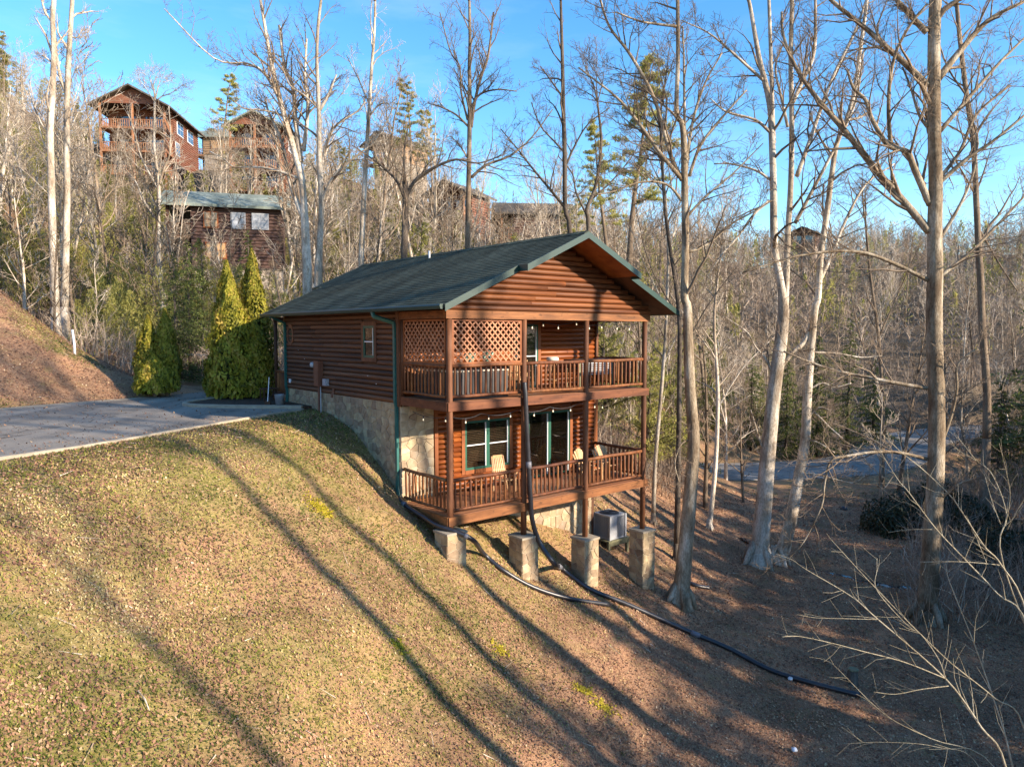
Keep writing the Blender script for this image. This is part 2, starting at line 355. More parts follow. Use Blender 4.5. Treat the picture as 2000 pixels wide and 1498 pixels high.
def asphalt_mat(name, a, c):
    m, n, l, b = nodes_of(name)
    tc = n.new('ShaderNodeTexCoord')
    n1 = n.new('ShaderNodeTexNoise'); n1.inputs['Scale'].default_value = .35; n1.inputs['Detail'].default_value = 6
    n2 = n.new('ShaderNodeTexNoise'); n2.inputs['Scale'].default_value = 55; n2.inputs['Detail'].default_value = 3
    mp = n.new('ShaderNodeMapping'); mp.inputs['Rotation'].default_value = (0, 0, -.35); mp.inputs['Scale'].default_value = (3.0, .6, 1)
    l.new(tc.outputs['Object'], mp.inputs['Vector']); l.new(mp.outputs[0], n1.inputs['Vector']); l.new(tc.outputs['Object'], n2.inputs['Vector'])
    r = ramp(n, [(.3, a), (.7, c)]); l.new(n1.outputs['Fac'], r.inputs[0])
    r2 = ramp(n, [(.3, (.65, .65, .65)), (.72, (1.35, 1.35, 1.35))]); l.new(n2.outputs['Fac'], r2.inputs[0])
    mul = n.new('ShaderNodeMix'); mul.data_type = 'RGBA'; mul.blend_type = 'MULTIPLY'; mul.inputs['Factor'].default_value = .9
    l.new(r.outputs[0], mul.inputs[6]); l.new(r2.outputs[0], mul.inputs[7])
    wv = n.new('ShaderNodeTexNoise'); wv.inputs['Scale'].default_value = 1.3; wv.inputs['Detail'].default_value = 4; l.new(tc.outputs['Object'], wv.inputs['Vector'])
    va = n.new('ShaderNodeVectorMath'); va.operation = 'MULTIPLY_ADD'; va.inputs[1].default_value = (1.2, 1.2, 1.2); l.new(wv.outputs['Color'], va.inputs[0]); l.new(tc.outputs['Object'], va.inputs[2])
    vo = n.new('ShaderNodeTexVoronoi'); vo.feature = 'DISTANCE_TO_EDGE'; vo.inputs['Scale'].default_value = .42; l.new(va.outputs[0], vo.inputs['Vector'])
    rv = ramp(n, [(.004, (.35, .33, .3)), (.016, (1, 1, 1))]); l.new(vo.outputs['Distance'], rv.inputs[0])
    mc = n.new('ShaderNodeMix'); mc.data_type = 'RGBA'; mc.blend_type = 'MULTIPLY'; mc.inputs['Factor'].default_value = .8
    l.new(mul.outputs[2], mc.inputs[6]); l.new(rv.outputs[0], mc.inputs[7]); l.new(mc.outputs[2], b.inputs['Base Color'])
    b.inputs['Roughness'].default_value = .85; b.inputs['Specular IOR Level'].default_value = .3
    bp = n.new('ShaderNodeBump'); bp.inputs['Strength'].default_value = .5; bp.inputs['Distance'].default_value = .01
    l.new(n2.outputs['Fac'], bp.inputs['Height']); l.new(bp.outputs[0], b.inputs['Normal'])
    return m
M['asphalt'] = asphalt_mat('asphalt', (.16, .138, .112), (.31, .27, .22))
M['asphalt_far'] = asphalt_mat('asphalt_valley_road', (.19, .175, .155), (.31, .285, .25))  # slightly paler asphalt tone for the valley road

# ---------------------------------------------------------------- mesh building
class MB:
    def __init__(s): s.v = []; s.f = []
    def add(s, vs, fs):
        o = len(s.v); s.v += [tuple(p) for p in vs]; s.f += [tuple(i + o for i in f) for f in fs]; return s
    def box(s, x0, x1, y0, y1, z0, z1):
        return s.add([(x0, y0, z0), (x1, y0, z0), (x1, y1, z0), (x0, y1, z0), (x0, y0, z1), (x1, y0, z1), (x1, y1, z1), (x0, y1, z1)],
                     [(3, 2, 1, 0), (4, 5, 6, 7), (0, 1, 5, 4), (1, 2, 6, 5), (2, 3, 7, 6), (3, 0, 4, 7)])
    def beam(s, p, q, w, h, up=(0, 0, 1)):
        p = Vector(p); q = Vector(q); d = (q - p).normalized(); u = Vector(up)
        if abs(d.dot(u)) > .98: u = Vector((0, 1, 0))
        a = d.cross(u).normalized(); b = a.cross(d).normalized()
        vs = [c + a * (i * w / 2) + b * (j * h / 2) for c in (p, q) for (i, j) in ((-1, -1), (1, -1), (1, 1), (-1, 1))]
        return s.add(vs, [(0, 1, 2, 3), (7, 6, 5, 4), (0, 4, 5, 1), (1, 5, 6, 2), (2, 6, 7, 3), (3, 7, 4, 0)])
    def tube(s, pts, rad, n=6, cap=True):
        pts = [Vector(p) for p in pts]; k = len(pts)
        rad = [rad] * k if isinstance(rad, (int, float)) else rad
        vs = []; a = None
        for i in range(k):
            d = (pts[min(i + 1, k - 1)] - pts[max(i - 1, 0)])
            d = d.normalized() if d.length > 1e-9 else Vector((0, 0, 1))
            if a is None:
                ref = Vector((1, 0, 0)) if abs(d.x) < .8 else Vector((0, 1, 0))
                a = d.cross(ref).normalized()
            else:
                a = (a - d * a.dot(d))
                a = a.normalized() if a.length > 1e-6 else d.orthogonal().normalized()
            b = d.cross(a)
            for j in range(n):
                t = 2 * math.pi * j / n
                vs.append(pts[i] + (a * math.cos(t) + b * math.sin(t)) * rad[i])
        fs = [(i * n + j, i * n + (j + 1) % n, (i + 1) * n + (j + 1) % n, (i + 1) * n + j) for i in range(k - 1) for j in range(n)]
        if cap:
            fs.append(tuple(range(n - 1, -1, -1))); fs.append(tuple((k - 1) * n + j for j in range(n)))
        return s.add(vs, fs)
    def prism(s, poly, d):
        """poly: 3-D points in order, extruded by the vector d"""
        d = Vector(d); p = [Vector(q) for q in poly]; n = len(p)
        return s.add(p + [q + d for q in p], [tuple(range(n - 1, -1, -1)), tuple(range(n, 2 * n))] + [(i, (i + 1) % n, n + (i + 1) % n, n + i) for i in range(n)])
    def lathe(s, prof, n=16, c=(0, 0, 0)):
        vs = []; k = len(prof)
        for (r, z) in prof:
            for j in range(n):
                t = 2 * math.pi * j / n; vs.append((c[0] + r * math.cos(t), c[1] + r * math.sin(t), c[2] + z))
        fs = [(i * n + j, i * n + (j + 1) % n, (i + 1) * n + (j + 1) % n, (i + 1) * n + j) for i in range(k - 1) for j in range(n)]
        fs.append(tuple(range(n - 1, -1, -1))); fs.append(tuple((k - 1) * n + j for j in range(n)))
        return s.add(vs, fs)
    def mesh(s, name, m=None, smooth=False):
        me = bpy.data.meshes.new(name); me.from_pydata(s.v, [], s.f)
        if m: me.materials.append(M[m] if isinstance(m, str) else m)
        if smooth: me.shade_smooth()
        me.update(); return me
    def build(s, name, m, parent=None, smooth=False, loc=None):
        return link(name, s.mesh(name, m, smooth), parent, loc)
def link(name, me, parent=None, loc=None, rot=None, scale=None):
    o = bpy.data.objects.new(name, me); col.objects.link(o)
    if parent is not None: o.parent = parent
    if loc is not None: o.location = loc
    if rot is not None: o.rotation_euler = rot
    if scale is not None: o.scale = scale
    return o
def tag(o, label, cat, group=None, kind=None):
    if label: o['label'] = label
    if cat: o['category'] = cat
    if group: o['group'] = group
    if kind: o['kind'] = kind
    return o
def empty(name, loc=(0, 0, 0), rz=0.0, label=None, cat=None, group=None):
    o = bpy.data.objects.new(name, None); o.empty_display_size = .3
    o.location = loc; o.rotation_euler = (0, 0, rz); col.objects.link(o)
    return tag(o, label, cat, group)
def copy_tree(o, parent=None):
    c = o.copy(); col.objects.link(c); c.parent = parent
    for ch in list(o.children): copy_tree(ch, c)
    return c
def np_mesh(name, V, F, m, tint=None, smooth=False):
    V = np.asarray(V, np.float32); F = np.asarray(F, np.int32); k = F.shape[1]
    me = bpy.data.meshes.new(name)
    me.vertices.add(len(V)); me.vertices.foreach_set('co', V.ravel())
    me.loops.add(F.size); me.loops.foreach_set('vertex_index', F.ravel())
    me.polygons.add(len(F)); me.polygons.foreach_set('loop_start', np.arange(0, F.size, k, dtype=np.int32))
    me.update(calc_edges=True)
    if tint is not None:
        a = me.attributes.new('tint', 'FLOAT', 'POINT'); a.data.foreach_set('value', np.asarray(tint, np.float32))
    me.materials.append(M[m] if isinstance(m, str) else m)
    if smooth: me.shade_smooth()
    return me
UNIT = {}
def unit_box():
    if 'box' not in UNIT: UNIT['box'] = {}
    return UNIT['box']
def piece(name, m, parent, x0, x1, y0, y1, z0, z1, bev=0.0):
    """a box-shaped piece that shares one unit mesh per material"""
    d = unit_box()
    if m not in d:
        d[m] = MB().box(-.5, .5, -.5, .5, -.5, .5).mesh('unit_' + m, m)
    return link(name, d[m], parent, ((x0 + x1) / 2, (y0 + y1) / 2, (z0 + z1) / 2), None, (abs(x1 - x0), abs(y1 - y0), abs(z1 - z0)))
# ================================================================ the setting
def grass_mask(x, y):
    d = edge_d(x, y)
    g = sm((13.0 - d) / 7.5) * (d > -.6) * sm((33 - y) / 4)
    g = g * (0.72 + .28 * np.sin(x * .9 + 1.2 * np.sin(y * .7)) * np.cos(y * .6 + .5))
    e = (x + 17.34) * -.811 + (y - 24.46) * .586
    strw = .62 * sm((np.sin(x * .8 + 1.5 * np.sin(y * .55)) + np.sin(y * 1.1 + x * .4) - .1) / 1.2) * (d < -4) * (e > .3) * (y < 40)
    g = np.maximum(g, strw)
    rd, _ = road_near(x, y)
    verge = sm((11 - rd) / 5) * (x > 6) * .3 * (y < 60)
    return np.clip(np.maximum(g, verge), 0, 1)
NT = 480
rr = np.concatenate([np.linspace(1.2, 40, 160)[:-1], np.geomspace(40, 620, 100)])
tt = np.linspace(-math.pi, math.pi, NT, endpoint=False)
# finer towards the view
tt = tt - .42 * np.sin(tt)
A, B = np.meshgrid(rr, tt, indexing='ij')
X = A * np.sin(B); Y = A * np.cos(B)
Z = terrain(X, Y)
V = np.stack([X.ravel(), Y.ravel(), Z.ravel()], 1)
V = np.vstack([V, [[0, 0, tz(0, .01)]]])
i, j = np.meshgrid(np.arange(len(rr) - 1), np.arange(NT), indexing='ij')
q = np.stack([i * NT + j, i * NT + (j + 1) % NT, (i + 1) * NT + (j + 1) % NT, (i + 1) * NT + j], -1).reshape(-1, 4)[:, ::-1]

def ground_mat():
    m, n, l, b = nodes_of('lawn_and_leaf_litter')
    tc = n.new('ShaderNodeTexCoord'); g = n.new('ShaderNodeAttribute'); g.attribute_name = 'tint'
    def noise(s, d=5, rough=.6):
        k = n.new('ShaderNodeTexNoise'); k.inputs['Scale'].default_value = s; k.inputs['Detail'].default_value = d; k.inputs['Roughness'].default_value = rough
        l.new(tc.outputs['Object'], k.inputs['Vector']); return k
    n1 = noise(.45); n2 = noise(9, 6, .7); n3 = noise(38, 4, .7); n4 = noise(1.6, 5)
    lit = ramp(n, [(.28, (.105, .054, .033)), (.45, (.275, .155, .094)), (.58, (.45, .265, .160)), (.75, (.60, .40, .26))])
    l.new(n3.outputs['Fac'], lit.inputs[0])
    gra = ramp(n, [(.25, (.10, .094, .026)), (.42, (.22, .185, .056)), (.56, (.35, .270, .110)), (.75, (.48, .375, .19))])
    l.new(n2.outputs['Fac'], gra.inputs[0])
    mm = n.new('ShaderNodeMath'); mm.operation = 'ADD'
    ma = n.new('ShaderNodeMapRange'); ma.inputs[1].default_value = .3; ma.inputs[2].default_value = .7; ma.inputs[3].default_value = -.55; ma.inputs[4].default_value = .35
    l.new(n4.outputs['Fac'], ma.inputs[0]); l.new(ma.outputs[0], mm.inputs[0]); l.new(g.outputs['Fac'], mm.inputs[1]); mm.use_clamp = True
    mx = n.new('ShaderNodeMix'); mx.data_type = 'RGBA'
    l.new(mm.outputs[0], mx.inputs['Factor']); l.new(lit.outputs[0], mx.inputs[6]); l.new(gra.outputs[0], mx.inputs[7])
    sxyz = n.new('ShaderNodeSeparateXYZ'); l.new(tc.outputs['Object'], sxyz.inputs[0])
    mrf = n.new('ShaderNodeMapRange'); mrf.inputs[1].default_value = 50; mrf.inputs[2].default_value = 80; l.new(sxyz.outputs['Y'], mrf.inputs[0])
    flo = ramp(n, [(.3, (.075, .058, .042)), (.55, (.15, .118, .085)), (.75, (.23, .185, .135))]); l.new(n2.outputs['Fac'], flo.inputs[0])
    mxf = n.new('ShaderNodeMix'); mxf.data_type = 'RGBA'; l.new(mrf.outputs[0], mxf.inputs['Factor']); l.new(mx.outputs[2], mxf.inputs[6]); l.new(flo.outputs[0], mxf.inputs[7]); mx = mxf
    tone = ramp(n, [(.3, (.55, .57, .52)), (.5, (.95, .95, .92)), (.7, (1.25, 1.18, 1.08))]); l.new(n1.outputs['Fac'], tone.inputs[0])
    mul = n.new('ShaderNodeMix'); mul.data_type = 'RGBA'; mul.blend_type = 'MULTIPLY'; mul.inputs['Factor'].default_value = 1
    l.new(mx.outputs[2], mul.inputs[6]); l.new(tone.outputs[0], mul.inputs[7]); l.new(mul.outputs[2], b.inputs['Base Color'])
    b.inputs['Roughness'].default_value = .95; b.inputs['Specular IOR Level'].default_value = .1
    bp = n.new('ShaderNodeBump'); bp.inputs['Strength'].default_value = .9; bp.inputs['Distance'].default_value = .035
    l.new(n3.outputs['Fac'], bp.inputs['Height']); l.new(bp.outputs[0], b.inputs['Normal'])
    return m
M['ground'] = ground_mat()
mask = np.append(grass_mask(X.ravel(), Y.ravel()), .5)
me = np_mesh('ground', V, q, 'ground', mask, True)
me.update()
gobj = link('ground', me); gobj['kind'] = 'structure'; gobj['label'] = 'sloping lawn and leaf littered hillside round the log cabin'

# --- the drive: an asphalt sheet a little above the ground
near = [(-13.2, 8.0), (-11.9, 11.5), (-10.66, 14.98), (-9.75, 16.9), (-8.75, 20.1), (-7.75, 23.2), (-7.15, 24.45)]
island = [(-7.15, 24.62), (-9.0, 24.75), (-10.6, 25.0), (-11.35, 25.35), (-11.75, 26.0), (-11.65, 26.9), (-11.5, 28.3), (-12.6, 31.2), (-14.6, 35.0)]
far_side = [(-17.2, 35.4), (-15.3, 31.6), (-14.5, 29.4), (-15.0, 28.3), (-16.0, 27.0), (-17.3, 24.7), (-19.3, 20.5), (-21.5, 15.5), (-24, 9.5)]
def sheet(name, poly, z, m, thick=.06):
    bm = bmesh.new()
    vs = [bm.verts.new((x, y, z)) for x, y in poly]
    f = bm.faces.new(vs)
    if f.normal.z < 0: f.normal_flip()
    r = bmesh.ops.extrude_face_region(bm, geom=[f])
    for v in [e for e in r['geom'] if isinstance(e, bmesh.types.BMVert)]: v.co.z -= thick
    bmesh.ops.triangulate(bm, faces=bm.faces[:])
    bmesh.ops.recalc_face_normals(bm, faces=bm.faces[:])
    me = bpy.data.meshes.new(name); bm.to_mesh(me); bm.free(); me.materials.append(M[m])
    return link(name, me)
drive = sheet('driveway', near + island + far_side, 2.215, 'asphalt'); drive['kind'] = 'structure'
drive['label'] = 'grey asphalt drive beside the lawn and log cabin'

def smooth_line(pts, n=8):
    """Catmull-Rom through 2-D or 3-D points"""
    P = [Vector(p) for p in pts]; P = [P[0] * 2 - P[1]] + P + [P[-1] * 2 - P[-2]]
    out = []
    for k in range(1, len(P) - 2):
        for i in range(n):
            t = i / n; a, b_, c, d = P[k - 1:k + 3]
            out.append(.5 * ((2 * b_) + (c - a) * t + (2 * a - 5 * b_ + 4 * c - d) * t * t + (3 * b_ - a - 3 * c + d) * t ** 3))
    out.append(P[-2]); return out
def strip(name, line, w, z0, z1, m, jag=0.0):
    """a kerb: a low box section following a line"""
    mb = MB(); L = smooth_line([(x, y, 0) for x, y in line], 6); prof = []
    for k, p in enumerate(L):
        d = (L[min(k + 1, len(L) - 1)] - L[max(k - 1, 0)]).normalized(); nrm = Vector((-d.y, d.x, 0))
        j = random.uniform(-jag, jag); a = p + nrm * (w / 2 + j); c = p - nrm * (w / 2 - random.uniform(-jag, jag))
        prof += [(a.x, a.y, z0), (a.x, a.y, z1 - .015), (a.x * .85 + c.x * .15, a.y * .85 + c.y * .15, z1), (c.x * .85 + a.x * .15, c.y * .85 + a.y * .15, z1), (c.x, c.y, z1 - .015), (c.x, c.y, z0)]
    fs = [(k * 6 + i, k * 6 + i + 1, k * 6 + 7 + i, k * 6 + 6 + i) for k in range(len(L) - 1) for i in range(5)]
    fs += [tuple(range(6)), tuple(range((len(L) - 1) * 6 + 5, (len(L) - 1) * 6 - 1, -1))]
    mb.add(prof, fs)
    return mb.build(name, m)
k = strip('kerb', island, .17, 2.1, 2.33, 'concrete', .008); tag(k, 'raised concrete kerb round the mulched bed by the cabin', None, kind='structure')
k = strip('kerb', [(x + .09, y - .03) for x, y in near], .15, 2.05, 2.232, 'concrete', .035); tag(k, 'flush concrete edging between lawn and drive', None, kind='structure')
k = strip('kerb', far_side[2:], .45, 2.05, 2.23, 'concrete', .06); tag(k, 'pale edging at the foot of the leafy bank', None, kind='structure')
M['mulch'] = mat('dark_mulch', [(.3, (.03, .018, .012)), (.5, (.07, .04, .025)), (.7, (.15, .08, .045))], 16, (1, 1, 1), .95, .9, .04)
bed = [(-7.15, 24.7), (-9.0, 24.83), (-10.55, 25.07), (-11.25, 25.42), (-11.62, 26.05), (-11.5, 26.9), (-11.35, 28.3), (-11.0, 31.5), (-8.5, 31.5), (-7.8, 27.5), (-6.4, 25.2)]
k = sheet('planting_bed', bed, 2.29, 'mulch', .2); tag(k, 'dark mulched planting bed beside the cabin porch', None, kind='structure')

# --- the valley road
mb = MB(); L = smooth_line([(x, y, 0) for x, y in VR], 8); n = len(L)
for k, p in enumerate(L):
    d = (L[min(k + 1, n - 1)] - L[max(k - 1, 0)]).normalized(); nr = Vector((-d.y, d.x, 0))
    for o, dz in ((-3.1, -.12), (-3.05, .03), (0, .06), (3.05, .03), (3.1, -.12)):
        mb.v.append((p.x + nr.x * o, p.y + nr.y * o, ROADZ + .05 + dz))
mb.f = [(k * 5 + i, k * 5 + i + 1, k * 5 + 6 + i, k * 5 + 5 + i) for k in range(n - 1) for i in range(4)]
road = mb.build('road', 'asphalt_far'); road['kind'] = 'structure'; road['label'] = 'narrow grey road curving through the wooded valley'

# --- fallen leaves, grass and weeds scattered on the near ground
def quads(P, N, size, aspect, bend=.25):
    """P centres, N normals -> bent leaf quads"""
    n = len(P); ang = rng.uniform(0, 2 * math.pi, n)
    N = N / np.linalg.norm(N, axis=1, keepdims=True)
    ref = np.stack([np.cos(ang), np.sin(ang), np.zeros(n)], 1)
    a = np.cross(N, ref); a /= np.linalg.norm(a, axis=1, keepdims=True) + 1e-9; b = np.cross(N, a)
    s = size[:, None]
    p0 = P - a * s; p1 = P + b * s * aspect; p2 = P + a * s; p3 = P - b * s * aspect
    p0 = p0 + N * s * bend; p2 = p2 + N * s * bend
    V = np.stack([p0, p1, p2, p3], 1).reshape(-1, 3)
    F = np.arange(4 * n).reshape(n, 4)
    return V, F
def ground_points(n, ymin, ymax, power, xr):
    """points spread so that nearer ground gets more"""
    u = rng.random(n); Yv = ymin + (ymax - ymin) * u ** power
    Xv = rng.uniform(-xr, xr, n) * (Yv + 2.0)
    return Xv, Yv
HCx, HCy = HC.x, HC.y
def outside_cabin(x, y):
    s = (x - HCx) * HU.x + (y - HCy) * HU.y; t = (x - HCx) * HV.x + (y - HCy) * HV.y
    return ~((s > -.02) & (s < 7.95) & (t > 2.3) & (t < 11.3))
def in_poly(x, y, poly):
    inside = np.zeros(x.shape, bool); m = len(poly)
    for i in range(m):
        x0, y0 = poly[i]; x1, y1 = poly[(i + 1) % m]
        c = ((y0 > y) != (y1 > y)) & (x < (x1 - x0) * (y - y0) / (y1 - y0 + 1e-12) + x0)
        inside ^= c
    return inside
DRIVE_POLY = near + island + far_side
def free_ground(x, y):
    return outside_cabin(x, y) & ~in_poly(x, y, DRIVE_POLY) & ~in_poly(x, y, bed)
M['leaf_litter'] = leaf_mat('fallen_leaf', [(0, (.10, .050, .034)), (.3, (.24, .120, .076)), (.55, (.36, .200, .115)), (.8, (.48, .315, .175)), (1, (.67, .51, .33))], trans=.1, macro=.4)
M['grass'] = leaf_mat('grass_and_weed', [(0, (.075, .095, .016)), (.22, (.18, .19, .030)), (.45, (.33, .285, .072)), (.72, (.47, .37, .155)), (1, (.62, .49, .27))], trans=.15, macro=.4)
def patch(x, y, s=1.0, ph=0.0):
    return .5 + .25 * np.sin(x * 1.1 * s + ph + 1.4 * np.sin(y * .8 * s)) + .25 * np.sin(y * 1.7 * s + 2 * ph + 1.1 * np.sin(x * 1.3 * s))
def scatter(name, m, n, kind, label):
    x, y = ground_points(n, 6.0, 44.0, 1.45, .80)
    g = grass_mask(x, y); p1 = patch(x, y, .8, .3); p2 = patch(x, y, 2.6, 1.7)
    d = edge_d(x, y)
    if kind == 'leaf': drift = patch(x, y, .55, .3) * .55 + patch(x, y, 1.9, 1.1) * .45; keep = rng.random(len(x)) < g * np.clip((drift - .36) * 2.6, .07, .95) + (1 - g) * (.5 + .6 * p2)
    else: keep = rng.random(len(x)) < np.clip(g * 1.5 * (.35 + .8 * (1 - p1 * .6)), 0, 1)
    onroad = in_poly(x, y, DRIVE_POLY)
    keep &= (free_ground(x, y) & ((d > -.05) | (d < -3))) | (onroad & (rng.random(len(x)) < ((.03 + .5 * np.exp(np.clip(d, -5, 0) / .3)) if kind == 'leaf' else .25 * np.exp(np.clip(d, -5, 0) / .15))))
    x, y = x[keep], y[keep]; g = g[keep]; k = len(x)
    z = np.where(onroad[keep], 2.213, terrain(x, y))
    P = np.stack([x, y, z], 1)
    eps = .15
    N = np.stack([-(terrain(x + eps, y) - z) / eps, -(terrain(x, y + eps) - z) / eps, np.ones(k)], 1)
    dist = np.hypot(x, y)
    if kind == 'leaf':
        N = N + rng.normal(0, .42, (k, 3)); size = rng.uniform(.014, .037, k) * (1 + .022 * np.clip(dist - 12, 0, 40))
        P[:, 2] += rng.uniform(.008, .035, k)
        V, F = quads(P, N, size, .62, .3)
        t = np.clip(rng.beta(2.0, 2.7, k) + .2 * (patch(x, y, 1.7, .9) - .5), 0, 1)
    else:
        N = N * .8 + rng.normal(0, .6, (k, 3)); size = rng.uniform(.013, .034, k) * (1 + .022 * np.clip(dist - 12, 0, 40))
        P[:, 2] += rng.uniform(.005, .04, k)
        V, F = quads(P, N, size, .42, .35)
        green = patch(x, y, 1.25, 2.2) * .7 + patch(x, y, .45, 4.0) * .6
        t = np.clip(1.0 - 1.12 * green + rng.normal(0, .20, k), 0, 1)
    me = np_mesh(name, V, F, m, np.repeat(t, 4))
    o = link(name, me); tag(o, label, None, kind='stuff'); return o
scatter('leaf_litter', 'leaf_litter', 410000, 'leaf', 'brown fallen leaves strewn over the slope')
scatter('grass', 'grass', 400000, 'grass', 'short yellow green winter grass and weeds on the lawn')

# tufts of longer grass and patches of yellow moss
M['tuft'] = leaf_mat('grass_blade', [(0, (.10, .12, .022)), (.4, (.22, .215, .045)), (.75, (.40, .33, .11)), (1, (.56, .45, .22))], trans=.2, macro=.3)
nt = 5200; xt, yt = ground_points(nt, 6.5, 30, 1.35, .78)
kt = free_ground(xt, yt) & (edge_d(xt, yt) > .1) & (rng.random(nt) < grass_mask(xt, yt) * (.2 + patch(xt, yt, 1.25, 2.2)))
xt, yt = xt[kt], yt[kt]; nb = 9
xb = np.repeat(xt, nb) + rng.normal(0, .035, len(xt) * nb); yb = np.repeat(yt, nb) + rng.normal(0, .035, len(xt) * nb)
hb_ = np.repeat(rng.uniform(.05, .13, len(xt)), nb) * rng.uniform(.6, 1.2, len(xb)); P = np.stack([xb, yb, terrain(xb, yb)], 1)
D = np.stack([rng.normal(0, .45, len(xb)), rng.normal(0, .45, len(xb)), np.ones(len(xb))], 1); D /= np.linalg.norm(D, axis=1, keepdims=True)
S = np.cross(D, rng.normal(0, 1, D.shape)); S /= np.linalg.norm(S, axis=1, keepdims=True) + 1e-9
V = np.stack([P - S * .007, P + S * .007, P + D * hb_[:, None]], 1).reshape(-1, 3)
o = link('grass', np_mesh('grass', V, np.arange(len(V)).reshape(-1, 3), 'tuft', np.repeat(np.clip(np.repeat(rng.uniform(.05, .9, len(xt)), nb) + rng.normal(0, .1, len(xb)), 0, 1), 3)))
tag(o, 'tufts of longer grass standing out of the lawn', None, kind='stuff')
M['moss'] = leaf_mat('yellow_moss', [(0, (.20, .17, .01)), (.5, (.36, .29, .02)), (1, (.50, .38, .04))], trans=.1)
Ps = []
for (px_, py_, rad, c) in ((625, 995, .38, 700), (1140, 1350, .3, 300), (1180, 1385, .35, 260), (780, 1265, .25, 200), (975, 1270, .3, 220)):
    g_ = ground(px_, py_); a_ = rng.uniform(0, 6.28, c); r_ = rad * np.abs(rng.normal(0, .55, c)); x_ = g_.x + np.cos(a_) * r_; y_ = g_.y + np.sin(a_) * r_ * .8
    Ps.append(np.stack([x_, y_, terrain(x_, y_) + .03], 1))
P = np.vstack(Ps); V, F = quads(P, np.tile([.35, -.1, 1.0], (len(P), 1)) + rng.normal(0, .4, P.shape), rng.uniform(.018, .04, len(P)), .7, .2)
o = link('moss', np_mesh('moss', V, F, 'moss', np.repeat(rng.random(len(P)), 4))); tag(o, 'bright yellow moss patches on the lawn', None, kind='stuff')
# ================================================================ trees
M['bark_pale'] = bark_mat('bark_pale', (.70, .63, .53), (.48, .41, .32), (.24, .18, .125), (.36, .50, .62))
M['bark_syc'] = bark_mat('bark_sycamore', (.58, .51, .40), (.34, .27, .185), (.17, .12, .075), (.36, .52, .66))
M['bark_brown'] = bark_mat('bark_brown', (.33, .26, .185), (.22, .165, .115), (.12, .085, .058), (.34, .5, .7))
M['bark_dark'] = bark_mat('bark_dark', (.20, .165, .13), (.125, .10, .078), (.07, .055, .042), (.34, .5, .7))
M['twig'] = bark_mat('twig', (.36, .28, .20), (.25, .19, .135), (.16, .12, .085), (.3, .5, .7), rnd=.25)
M['twig_pale'] = bark_mat('twig_pale', (.62, .54, .44), (.48, .40, .31), (.32, .25, .18), (.3, .5, .7), rnd=.25)
M['sapling'] = bark_mat('sapling_bark', (.52, .47, .35), (.39, .34, .235), (.25, .21, .14), (.3, .5, .7), rnd=.15)
M['pine_green'] = leaf_mat('pine_needles', [(0, (.15, .155, .040)), (.4, (.31, .305, .080)), (.75, (.46, .42, .13)), (1, (.58, .50, .20))], trans=.45)
M['hemlock'] = leaf_mat('hemlock_needles', [(0, (.045, .065, .018)), (.4, (.105, .135, .036)), (.8, (.20, .22, .06)), (1, (.30, .29, .10))], trans=.35)
M['arborvitae'] = leaf_mat('arborvitae_sprays', [(0, (.065, .065, .009)), (.35, (.19, .18, .018)), (.75, (.335, .30, .032)), (1, (.42, .30, .06))])
M['rhodo'] = leaf_mat('rhododendron_leaves', [(0, (.018, .022, .012)), (.5, (.04, .05, .024)), (1, (.085, .085, .05))], rough=.4)

